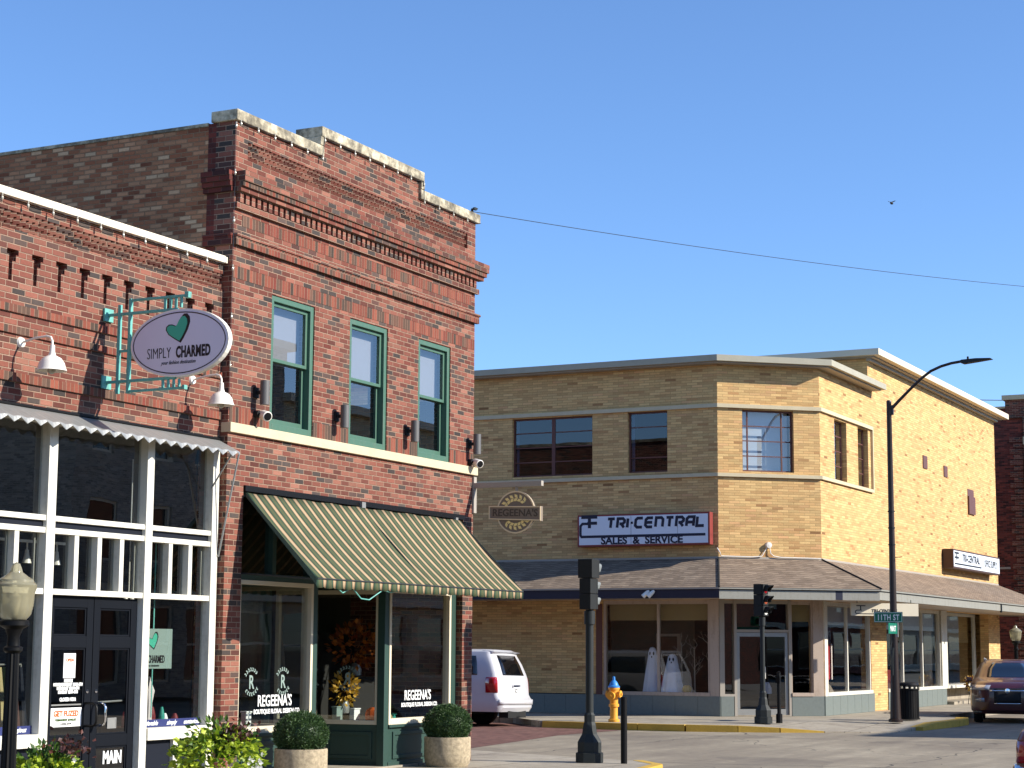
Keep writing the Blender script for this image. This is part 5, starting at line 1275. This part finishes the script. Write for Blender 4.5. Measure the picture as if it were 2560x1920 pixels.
m = MB(); m.box(X4-.04, X4, 2.0, 26, 4.8, 4.88); m.build('string_course', 'grey', b4)

# ================================================================== BUILDINGS ACROSS THE STREET (seen in the window reflections; the corner one casts the street shadow)
m = MB(); m.box(XL+1, XE-.01, 12, 25.9, 7.86, 9.5); m.build('rear_upper_wall', 'brick', b2)
m = MB(); m.box(XL+.95, XE+.05, 11.95, 25.95, 9.502, 9.62); m.build('rear_coping', 'coping', b2)
def across(name, x0, x1, y0, y1, h, mat, label, bays, seed):
    t = thing(name, label, 'building', ((x0+x1)/2, y1, 0)); f = Fr((x1, y1), (-1, 0)); L = x1-x0
    step = L/bays; ops = []
    for i in range(bays):
        a = i*step; ops.append((a+.35, a+step-.35, .5, 3.0))
        fl = 4.4
        while fl+2.2 < h: ops.append((a+step*.25, a+step*.75, fl, fl+1.9)); fl += 3.4
    m = MB(); wall(m, f, 0, L, 0, h, ops, -.35, 0); m.box(x0, x0+.35, y0, y1-.35, 0, h); m.box(x1-.35, x1, y0, y1-.35, 0, h); m.box(x0+.35, x1-.35, y0, y0+.35, 0, h); m.build('wall', mat, t)
    m = MB(); m.box(x0+.35, x1-.35, y0+.35, y1-.35, h-.6, h-.4); m.build('roof', 'roofgrey', t)
    m = MB(); m.fb(f, -.1, L+.1, -.35, .35, h, h+.3); m.fb(f, 0, L, 0, .25, 3.3, 3.65); m.build('cornice', 'cream', t)
    for o in ops:
        m = MB(); frame(m, f, o[0], o[1], o[2], o[3], .08, -.2, -.08); m.fb(f, o[0], o[1], -.16, -.12, (o[2]+o[3])/2-.04, (o[2]+o[3])/2+.04); w_ = m.build('window', 'cream', t)
        m = MB(); m.fb(f, o[0]+.08, o[1]-.08, -.15, -.144, o[2]+.08, o[3]-.08); m.build('pane', 'carglass', w_)
across('shop_row_building', 46.6, 58, -40, -24.5, 12.4, 'greybrick', 'tan-grey brick block across the street on the far corner', 4, 1)
across('shop_row_building', 58.02, 71, -40, -24.5, 10.6, 'stone', 'cream painted block across the street beside the tan-grey one', 4, 2)
across('shop_row_building', 71.02, 100, -40, -24.5, 7.6, 'greybrick', 'long low tan-grey block across the street, past the cream painted one', 7, 3)
across('shop_row_building', 112, 150, -46, -24.5, 9.0, 'farbrick', 'dark red brick block across the street beyond the second crossing', 9, 5)
across('shop_row_building', 150.5, 230, -60, -24.5, 7.5, 'greybrick', 'very long tan-grey block farthest along across the street', 12, 6)
across('shop_row_building', -20, 60, -90, -75, 8.5, 'farbrick', 'wide brick block closing the side street, mirrored in the corner door', 18, 7)
across('shop_row_building', 8, 26, -40, -24.5, 7.2, 'farbrick', 'dark red brick shop block across the street on the near corner', 5, 4)

# ================================================================== STREET FURNITURE
# traffic signals
def signal(name, x, y, z0, zh, heads, label, facing, polr=.055, base='oct'):
    t = thing('traffic_signal', label, 'traffic light', (x, y, z0), group='traffic signals on black pedestal poles', local=True)
    m = MB()
    m.lathe([(.22, 0), (.22, .14), (.19, .15), (.19, .30), (.175, .33), (.12, .42), (.10, .55), (.085, .60), (.085, .70), (.06, .74)], (0, 0, 0), 8); m.build('base', 'dkmetal', t)
    m = MB(); m.tube([(0, 0, .70), (0, 0, zh)], polr, 16); m.tube([(0, 0, zh-.22), (0, 0, zh-.02)], polr*1.35, 16); m.build('pole', 'dkmetal', t, smooth=True)
    f = Vector(facing).normalized(); s_ = Vector((-f.y, f.x, 0)); z = zh
    hd = None; body = MB()
    tot = [(h, w) for h, w in heads]
    zs = []; zz = zh
    for h, w in tot[::-1]: zs.append((zz, h, w)); zz += h
    for (zb, h, w) in zs:
        c = Vector((0, 0, zb+h/2)); body.ob(c-f*.05, f*.105, s_*w/2, Vector((0, 0, h/2-.003)))
        body.ob(c+f*.082, f*.022, s_*w/2*.97, Vector((0, 0, h/2-.006)))
    hb = body.build('signal_head', 'signalblk', t, bevel=.006)
    for i, (zb, h, w) in enumerate(zs):
        r = min(h, w)*.40; c = Vector((0, 0, zb+h/2))+f*.107
        m = MB(); n = 18; L = .20 if w < .3 else .24
        for j, (dd, rr) in enumerate(((0, r), (L, r*.97))):
            for k in range(n+1):
                a = pi*(-.18+1.36*k/n); q = dd if 0 else dd*(.45+.55*max(0, sin(a))) if dd else 0
                m.v.append(c+f*q+s_*(rr*cos(a))+Vector((0, 0, rr*sin(a))))
        for k in range(n): m.f.append((k, k+1, n+1+k+1, n+1+k))
        v = m.build('visor', 'signalblk' if name else 'visor', hb, smooth=True); sm = v.modifiers.new('solid', 'SOLIDIFY'); sm.thickness = .004
        m = MB(); m.lathe([(r*.95, 0), (r*.6, .018), (0, .026)], c, 20, axis=f); m.build('lens', ('winwhite', 'lensr', 'tail')[i] if name == 1 else ('poster', 'lensr', 'lensr')[i], hb, smooth=True)
    return t
signal(0, 26.42, -1.80, 0, 2.27, [(.29, .24), (.235, .19), (.235, .19)], 'near traffic signal seen from behind in front of the canopy', (1, -.05, 0), .06)
signal(1, 42.62, 1.11, 0, 2.46, [(.25, .25), (.25, .25), (.25, .25)], 'far traffic signal with three hooded lenses at the yellow kerb', (-.15, -1, 0))
m = MB(); m.tube([(42.9, .82, 0), (42.9, .82, 1.15)], .045, 10); m.lathe([(.075, 0), (.075, .2), (.045, .22)], (42.9, .82, 0), 10); m.lathe([(.045, 1.15), (.05, 1.17), (0, 1.2)], (42.9, .82, 0), 10); m.box(42.82, 42.9, .77, .87, .92, 1.08)
single(m, 'push_button_post', 'black', 'short black push button post beside the far traffic signal', 'post', (42.9, .82, 0), smooth=True)
t = thing('bollard', 'plain black bollard standing in front of the yellow hydrant', 'bollard', (26.42, -2.36, 0))
m = MB(); m.lathe([(.048, -.02), (.048, .975), (.0, .985)], (26.42, -2.36, 0), 20); m.build('post', 'black', t, smooth=True)
# hydrant
t = thing('fire_hydrant', 'yellow fire hydrant with blue bonnet at the yellow kerb', 'hydrant', (41.35, 4.33, 0), local=True)
hh = 1.08
m = MB(); m.lathe([(.13, 0), (.13, .06), (.095, .07), (.09, .12), (.09, .34), (.12, .35), (.12, .41), (.095, .42), (.10, .60), (.115, .70), (.115, .74), (.135, .745), (.135, .79)], (0, 0, 0), 22); m.build('barrel', 'yhyd', t, smooth=True)
m = MB(); m.lathe([(.14, .79), (.14, .82), (.11, .84), (.10, .88), (.07, .93), (.035, .96), (.03, 1.04), (.0, 1.05)], (0, 0, 0), 22); m.build('bonnet', 'bluep', t, smooth=True)
m = MB()
for d in ((0, 1, 0), (0, -1, 0)): m.lathe([(.07, .05), (.07, .14), (.085, .14), (.085, .18), (.03, .185), (.03, .21), (0, .21)], (0, 0, .64), 12, axis=d)
m.lathe([(.085, .05), (.085, .15), (.10, .15), (.10, .20), (.03, .205), (.03, .23), (0, .23)], (0, 0, .60), 12, axis=(-1, 0, 0)); m.build('nozzle', 'yhyd', t, smooth=True)
# litter bin
t = thing('litter_bin', 'black slatted litter bin beside the street light pole', 'litter bin', (46.35, -1.28, 0), local=True)
m = MB()
for k in range(28):
    a = 2*pi*k/28; c_, s_ = cos(a), sin(a); m.ob((c_*.275, s_*.275, .40), (c_*.005, s_*.005, 0), (-s_*.022, c_*.022, 0), (0, 0, .36))
for z in (.03, .74, .83): m.lathe([(.285, z), (.30, z), (.30, z+.03), (.285, z+.03)], (0, 0, 0), 32)
for k in range(14):
    a = 2*pi*k/14; c_, s_ = cos(a), sin(a); m.ob((c_*.29, s_*.29, .80), (c_*.006, s_*.006, 0), (-s_*.022, c_*.022, 0), (0, 0, .03))
m.build('slatted_body', 'black', t)
m = MB(); m.lathe([(.24, .02), (.25, .72), (.0, .72)], (0, 0, 0), 24); m.build('liner', 'blackmatte', t, smooth=True)
m = MB(); m.lathe([(.30, .86), (.27, .90), (.17, .92), (.15, .88)], (0, 0, 0), 32); m.build('lid', 'black', t, smooth=True)
# street light
t = thing('street_light', 'tall dark street light pole with curved arm over the corner', 'street light', (45.2, -1.3, 0), local=True)
m = MB(); m.lathe([(.17, 0), (.17, .06), (.13, .08), (.115, .6), (.10, 1.2), (.085, 2.4), (.07, 5), (.06, 7.66), (.065, 7.68), (.05, 7.72), (0, 7.73)], (0, 0, 0), 16)
m.build('pole', 'bronze', t, smooth=True)
arm = [(0, -.05, 7.50), (0, -.25, 7.70), (0, -.55, 7.98), (0, -.82, 8.22), (0, -1.05, 8.38), (0, -1.30, 8.48), (0, -1.55, 8.54), (0, -1.80, 8.57)]
m = MB(); m.tube(arm, [.042, .038, .036, .034, .034, .034, .034, .034], 10); m.ob((0, -.06, 7.48), (.03, 0, 0), (0, .05, 0), (0, 0, .12)); m.build('arm', 'bronze', t, smooth=True)
m = MB(); m.prism([(-.10, -1.76, 8.54), (-.10, -1.80, 8.60), (-.10, -2.15, 8.615), (-.10, -2.50, 8.60), (-.10, -2.54, 8.575), (-.10, -2.15, 8.53), (-.10, -1.85, 8.50)], (.20, 0, 0)); m.tube([(0, -1.95, 8.60), (0, -1.95, 8.68)], .028, 8)
m.build('lamp_head', 'dkmetal', t, bevel=.01)
m = MB(); m.tube([(-.10, .0, 1.75), (-.13, .02, 1.5), (-.13, .02, 1.1)], .03, 6); m.tube([(-.11, 0, 2.0), (-.2, .04, 1.7), (-.15, .03, 1.3)], .012, 6); m.tube([(0, 0, 3.9), (0, -.25, 3.92)], .01, 6)
for z in (1.2, 1.8, 4.2, 4.6, 5.0): m.lathe([(.088, 0), (.088, .03)], (0, 0, z), 14)
m.build('clamp_band', 'dkmetal', t)
Fg = Fr((45.06, 0), (0, -1))
t = thing('street_name_sign', 'green street name sign reading 11TH ST on the light pole', 'street sign', (45.1, -1.3, 2.45), group='green street name signs on the light pole')
m = MB(); m.fb(Fg, .86, 1.56, 0, .004, 2.35, 2.60); m.build('plate', 'streetgreen', t)
m = MB(); frame(m, Fg, .875, 1.545, 2.365, 2.585, .008, .0042, .0055); m.build('border', 'winwhite', t)
textmb('11TH ST', .19, Fg, 1.21, 2.405, .0045, sx=.72, bold=.003, sp=1.1).build('lettering', 'winwhite', t)
m = MB(); m.fb(Fg, 1.18, 1.24, -.1, -.001, 2.4, 2.55); m.build('clamp', 'dkmetal', t)
Fm = Fr((0, -1.42), (1, 0))
t = thing('street_name_sign', 'edge-on green street name sign under the 11TH ST plate', 'street sign', (44.8, -1.42, 2.1), group='green street name signs on the light pole')
m = MB(); m.fb(Fm, 44.3, 45.05, 0, .004, 2.08, 2.33); m.build('plate', 'streetgreen', t)
textmb('MAIN ST', .18, Fm, 44.68, 2.14, .0045, sx=.72, bold=.003).build('lettering', 'winwhite', t)
m = MB(); m.box(45.05, 45.1, -1.44, -1.38, 2.0, 2.35); m.build('clamp', 'galv', t)
# wires
def wire(pts, r, label, n=24, sag=.5):
    a, b = Vector(pts[0]), Vector(pts[1]); m = MB()
    m.tube([a.lerp(b, i/n)-Vector((0, 0, sag*4*(i/n)*(1-i/n))) for i in range(n+1)], r, 5)
    return single(m, 'overhead_wire', 'wire', label, 'wire', a)
wire([(26.12, .15, 8.56), (52.0, -7.6, 10.9)], .006, 'thin overhead wire running from the brick parapet to the right edge', 40, .22)
wire([(69, 14, 11.9), (96, 1, 13.9)], .02, 'upper of the two utility wires above the far brick building', 20, .2)
wire([(69, 14, 11.4), (96, 1, 13.2)], .02, 'lower of the two utility wires above the far brick building', 20, .2)
m = MB(); m.tube([(26.1, .1, 8.45), (26.14, .12, 8.60)], .02, 6); m.ob((26.16, .08, 8.60), (.05, 0, 0), (0, .02, 0), (.02, 0, .02)); single(m, 'wire_bracket', 'dkmetal', 'small dark wire bracket on the right end of the parapet', 'bracket', (26.1, .1, 8.5))
def bird(x, y, z):
    m = MB(); m.ball((x, y, z), .07, 10, 6, (1.6, .7, .6)); 
    for s_ in (-1, 1): m.add([(x-.05, y, z+.03), (x+.06, y, z+.03), (x+.04, y+s_*.13, z+.07), (x-.03, y+s_*.12, z+.07)], [(0, 1, 2, 3)])
    m.add([(x+.09, y-.03, z), (x+.09, y+.03, z), (x+.2, y, z+.02)], [(0, 1, 2)])
    single(m, 'bird', 'ink', 'small dark bird flying in the blue sky', 'bird', (x, y, z))
bird(60, 2.54, 16.2)

# ================================================================== VEHICLES
def rrect(hw, y0, y1, r0, r1, k=6, ns=26):
    """closed outline: starts rear-left, runs along the rear, right side, front, left side. hw half width"""
    P = []
    def arc(cx, cy, r, a0, a1):
        for i in range(k+1):
            a = a0+(a1-a0)*i/k; P.append((cx+r*cos(a), cy+r*sin(a)))
    arc(-hw+r0, y0+r0, r0, pi, 1.5*pi)
    for i in range(1, 8): P.append((-hw+r0+(2*hw-2*r0)*i/8, y0-.0))
    arc(hw-r0, y0+r0, r0, 1.5*pi, 2*pi)
    for i in range(1, ns): P.append((hw, y0+r0+(y1-r1-y0-r0)*i/ns))
    arc(hw-r1, y1-r1, r1, 0, .5*pi)
    for i in range(1, 8): P.append((hw-r1-(2*hw-2*r1)*i/8, y1))
    arc(-hw+r1, y1-r1, r1, .5*pi, pi)
    for i in range(1, ns): P.append((-hw, y1-r1-(y1-r1-y0-r0)*i/ns))
    return P
def car(name, label, cat, loc, rot, lv, paint, wheels, R, L, group=None, roll=0, bulge=.05):
    """lv: list of (z, hw, y0, y1, r0, r1)"""
    t = thing(name, label, cat, loc, local=True, rotz=rot); t.rotation_euler = (0, roll, rot)
    rings = []
    for z, hw, y0, y1, r0, r1 in lv:
        ring_ = [(x, y+(-bulge if y < y0+.3 else bulge if y > y1-.3 else 0)*(1-(x/hw)**2), z) for x, y in rrect(hw, y0, y1, r0, r1)]
        rings.append([Vector(p) for p in ring_])
    n = len(rings[0]); m = MB()
    for r in rings: m.v += r
    for i in range(len(rings)-1):
        for k in range(n): m.f.append((i*n+k, i*n+(k+1) % n, (i+1)*n+(k+1) % n, (i+1)*n+k))
    m.f.append(tuple(range(n-1, -1, -1))); m.f.append(tuple(range((len(rings)-1)*n, len(rings)*n)))
    body = m.build('body', paint, t, smooth=True, ang=28)
    cut = MB()
    for (wx, wy) in wheels: cut.tube([(wx-.16 if wx > 0 else wx-.4, wy, R), (wx+.4 if wx > 0 else wx+.16, wy, R)], R*1.17, 28)
    co = cut.build('cut', 'blackmatte'); co.matrix_world = t.matrix_basis @ Matrix.Translation((0, 0, 0)); co.parent = t; co.location = (0, 0, 0); co.matrix_basis = Matrix.Identity(4)
    bo = body.modifiers.new('arch', 'BOOLEAN'); bo.object = co; bo.solver = 'EXACT'; bo.operation = 'DIFFERENCE'
    bpy.context.view_layer.update(); dg = bpy.context.evaluated_depsgraph_get()
    me = bpy.data.meshes.new_from_object(body.evaluated_get(dg)); body.modifiers.clear(); body.data = me
    bpy.data.objects.remove(co)
    for (wx, wy) in wheels:
        s_ = 1 if wx > 0 else -1; ax = (s_, 0, 0); c = (wx-s_*.10, wy, R)
        w_ = MB(); w_.lathe([(R*.62, -.11), (R*.93, -.11), (R, -.07), (R, .07), (R*.93, .11), (R*.66, .11), (R*.64, .09)], c, 36, axis=ax); wo_ = w_.build('wheel', 'tyre', t, smooth=True)
        r_ = MB(); r_.lathe([(R*.64, .09), (R*.60, .06), (R*.58, -.05), (0, -.05)], c, 30, axis=ax); 
        for k in range(6):
            a = 2*pi*k/6; d = Vector((0, cos(a), sin(a))); r_.ob(Vector(c)+Vector((s_*.045, 0, 0))+d*R*.31, Vector((.018, 0, 0)), d*R*.30, Vector((0, -d.z, d.y))*.035)
        r_.lathe([(.07, .03), (.07, .07), (0, .075)], c, 14, axis=ax); r_.build('rim', 'rim', wo_)
        l_ = MB(); l_.lathe([(R*1.16, -.12), (R*1.16, .02)], c, 28, axis=ax); 
    def patch(nm, mat, za, zb, k0, k1, off, par=None, steps=6, ins=0):
        m = MB(); zs = [l[0] for l in lv]
        def at(z):
            for i in range(len(zs)-1):
                if zs[i] <= z <= zs[i+1]:
                    f = (z-zs[i])/(zs[i+1]-zs[i]) if zs[i+1] > zs[i] else 0; return [a.lerp(b, f) for a, b in zip(rings[i], rings[i+1])]
        levels = sorted({za, zb}|{z for z in zs if za < z < zb}); idx = [(k0+q) % n for q in range(k1-k0+1)]
        G_ = []
        for z in levels:
            rg = at(z); cx = sum((p.x for p in rg))/n; cy = sum((p.y for p in rg))/n
            row = []
            for q in idx:
                a = rg[(q-1) % n]; b = rg[(q+1) % n]; tt = (b-a).normalized(); nn = Vector((tt.y, -tt.x, 0)); row.append(rg[q]+nn*off+Vector((0, 0, off*.4)))
            G_.append(row)
        for row in G_: m.v += row
        c = len(idx)
        for i in range(len(G_)-1):
            for k in range(c-1): m.f.append((i*c+k, i*c+k+1, (i+1)*c+k+1, (i+1)*c+k))
        o = m.build(nm, mat, par or t, smooth=True); s_ = o.modifiers.new('solid', 'SOLIDIFY'); s_.thickness = .004; s_.offset = -1; return o
    return t, body, patch, n
# index map of the outline: rear-left corner 0-6, rear 7-13, rear-right corner 14-20, right side 21-45, front-right 46-52, front 53-59, front-left 60-66, left side 67-91
# white SUV parked nose-in along the kerb of 11th street (heading +y)
lvS = [(.34, .96, .06, 5.05, .16, .3), (.44, 1.0, .0, 5.15, .18, .35), (.62, 1.015, .0, 5.18, .16, .4), (.66, 1.01, .045, 5.17, .14, .4), (.74, 1.015, .10, 5.16, .12, .4), (1.02, 1.01, .12, 5.12, .12, .4), (1.10, 1.00, .13, 4.95, .12, .4), (1.16, .985, .14, 3.95, .12, .4),
       (1.22, .97, .16, 3.80, .11, .35), (1.45, .92, .25, 3.35, .11, .3), (1.66, .85, .36, 3.0, .11, .3), (1.74, .81, .37, 2.8, .12, .3), (1.79, .72, .44, 2.6, .14, .3), (1.805, .55, .6, 2.3, .14, .3)]
suv, body, patch, n_ = car('white_suv', 'white SUV parked at the kerb between the two brick buildings, rear toward us', 'car', (41.1, 6.72, -.15), radians(4), lvS, 'suvwhite', [(.93, 1.25), (-.93, 1.25), (.93, 4.15), (-.93, 4.15)], .39, 5.18, roll=radians(1.2))
patch('rear_window', 'carglass', 1.19, 1.66, 7, 13, .006)
patch('side_window', 'carglass', 1.19, 1.64, 77, 89, .006); patch('side_window', 'carglass', 1.19, 1.64, 68, 76, .006); patch('side_window', 'carglass', 1.19, 1.64, 23, 35, .006); patch('windscreen', 'carglass', 1.19, 1.66, 52, 60, .006)
for k0, k1 in ((91, 92+4), (16, 21)):
    patch('tail_lamp', 'tail', .78, 1.14, k0, k1, .010)
patch('bumper_step', 'suvwhite', .50, .62, 2, 18, .02)
m = MB(); m.box(-.16, .16, .045, .06, .76, .92); pl = m.build('number_plate', 'winwhite', suv)
textmb('KCE', .13, Fr((0, .044), (1, 0)), 0, .79, 0, sx=.8, bold=.002).build('lettering', 'navyink', pl)
m = MB(); m.box(-.20, .20, .02, .06, .93, .965); m.build('plate_trim', 'chrome', suv)
m = MB(); m.box(-.15, .15, .40, .43, 1.735, 1.76); m.build('brake_lamp', 'tail', suv)
m = MB(); m.prism([(-.78, .38, 1.70), (-.78, .27, 1.735), (-.78, .42, 1.765), (-.78, .6, 1.77)], (1.56, 0, 0)); m.build('roof_spoiler', 'suvwhite', suv, bevel=.01)
m = MB(); m.box(-.55, .55, .01, .25, .20, .36); m.box(-.85, .85, 1.1, 1.4, .26, .42); m.build('underbody', 'blackmatte', suv)
# maroon crossover facing us (heading -x)
lvB = [(.24, .86, .05, 4.50, .2, .45), (.34, .93, .0, 4.62, .22, .5), (.60, .945, -.0, 4.66, .2, .5), (.90, .945, .02, 4.62, .2, .5), (1.01, .935, .04, 4.46, .2, .55), (1.07, .91, .05, 4.12, .2, .55), (1.12, .885, .06, 3.55, .2, .5), (1.17, .86, .08, 3.35, .2, .45),
       (1.38, .78, .22, 2.92, .2, .4), (1.52, .70, .40, 2.55, .2, .4), (1.59, .62, .55, 2.3, .2, .4), (1.62, .45, .8, 2.0, .2, .3)]
bk, body, patch, n_ = car('maroon_crossover', 'dark maroon crossover facing the camera at the far kerb', 'car', (54.27, -2.05, -.15), radians(101.5), lvB, 'maroon', [(.86, .95), (-.86, .95), (.86, 3.72), (-.86, 3.72)], .36, 4.66)
patch('windscreen', 'carglass', 1.16, 1.53, 51, 61, .006); patch('side_window', 'carglass', 1.17, 1.49, 24, 34, .006); patch('side_window', 'carglass', 1.17, 1.49, 35, 42, .006); patch('side_window', 'carglass', 1.17, 1.49, 70, 88, .006); patch('rear_window', 'carglass', 1.1, 1.48, 7, 13, .006)
patch('head_lamp', 'lamplens', .84, .97, 47, 52, .010); patch('head_lamp', 'lamplens', .84, .97, 60, 65, .010)
patch('grille', 'blackmatte', .50, .88, 53, 59, .012)
patch('fog_lamp', 'lamplens', .54, .64, 49, 51, .012); patch('fog_lamp', 'lamplens', .54, .64, 61, 63, .012)
patch('chrome_bar', 'chrome', .81, .84, 52, 60, .020); patch('chrome_bar', 'chrome', .49, .51, 53, 59, .020); patch('lower_trim', 'galv', .26, .30, 47, 50, .012)
m = MB(); m.lathe([(.07, 0), (.06, .015), (0, .02)], (0, 4.72, .825), 18, axis=(0, 1, 0)); m.build('badge', 'chrome', bk)
for s_ in (-1, 1):
    m = MB(); m.ob((s_*.99, 3.15, 1.10), (.07, 0, 0), (0, .05, 0), (0, 0, .055)); m.build('wing_mirror', 'maroon', bk, bevel=.02)
    m = MB(); m.tube([(s_*.60, 2.3, 1.60), (s_*.62, 1.8, 1.645), (s_*.62, 1.0, 1.63), (s_*.58, .7, 1.59)], .018, 8); m.build('roof_rail', 'galv', bk, smooth=True)
# red car whose rear corner enters at the right edge
lvR = [(.30, .84, .05, 4.4, .2, .4), (.38, .90, .0, 4.5, .22, .4), (.62, .905, -.02, 4.5, .22, .4), (.66, .90, .03, 4.48, .2, .4), (.92, .89, .05, 4.3, .2, .4), (1.0, .86, .10, 3.6, .2, .4), (1.08, .83, .45, 3.3, .2, .35), (1.35, .70, .95, 2.6, .2, .3), (1.42, .55, 1.2, 2.3, .2, .3)]
rc, body, patch, n_ = car('red_car', 'rear corner of a red car with chrome bumper at the right edge', 'car', (20.25, -10.29, -.15), radians(-90), lvR, 'redpaint', [(.82, .9), (-.82, .9), (.82, 3.5), (-.82, 3.5)], .33, 4.5)
patch('bumper', 'silverpaint', .31, .60, 0, 20, .02); patch('chrome_bar', 'chrome', .60, .65, 89, 93+20, .03); patch('tail_lamp', 'tail', .68, .90, 90, 98, .010); patch('side_window', 'carglass', 1.1, 1.33, 70, 88, .006); patch('side_window', 'carglass', 1.1, 1.33, 24, 42, .006); patch('rear_window', 'carglass', 1.12, 1.34, 7, 13, .006)
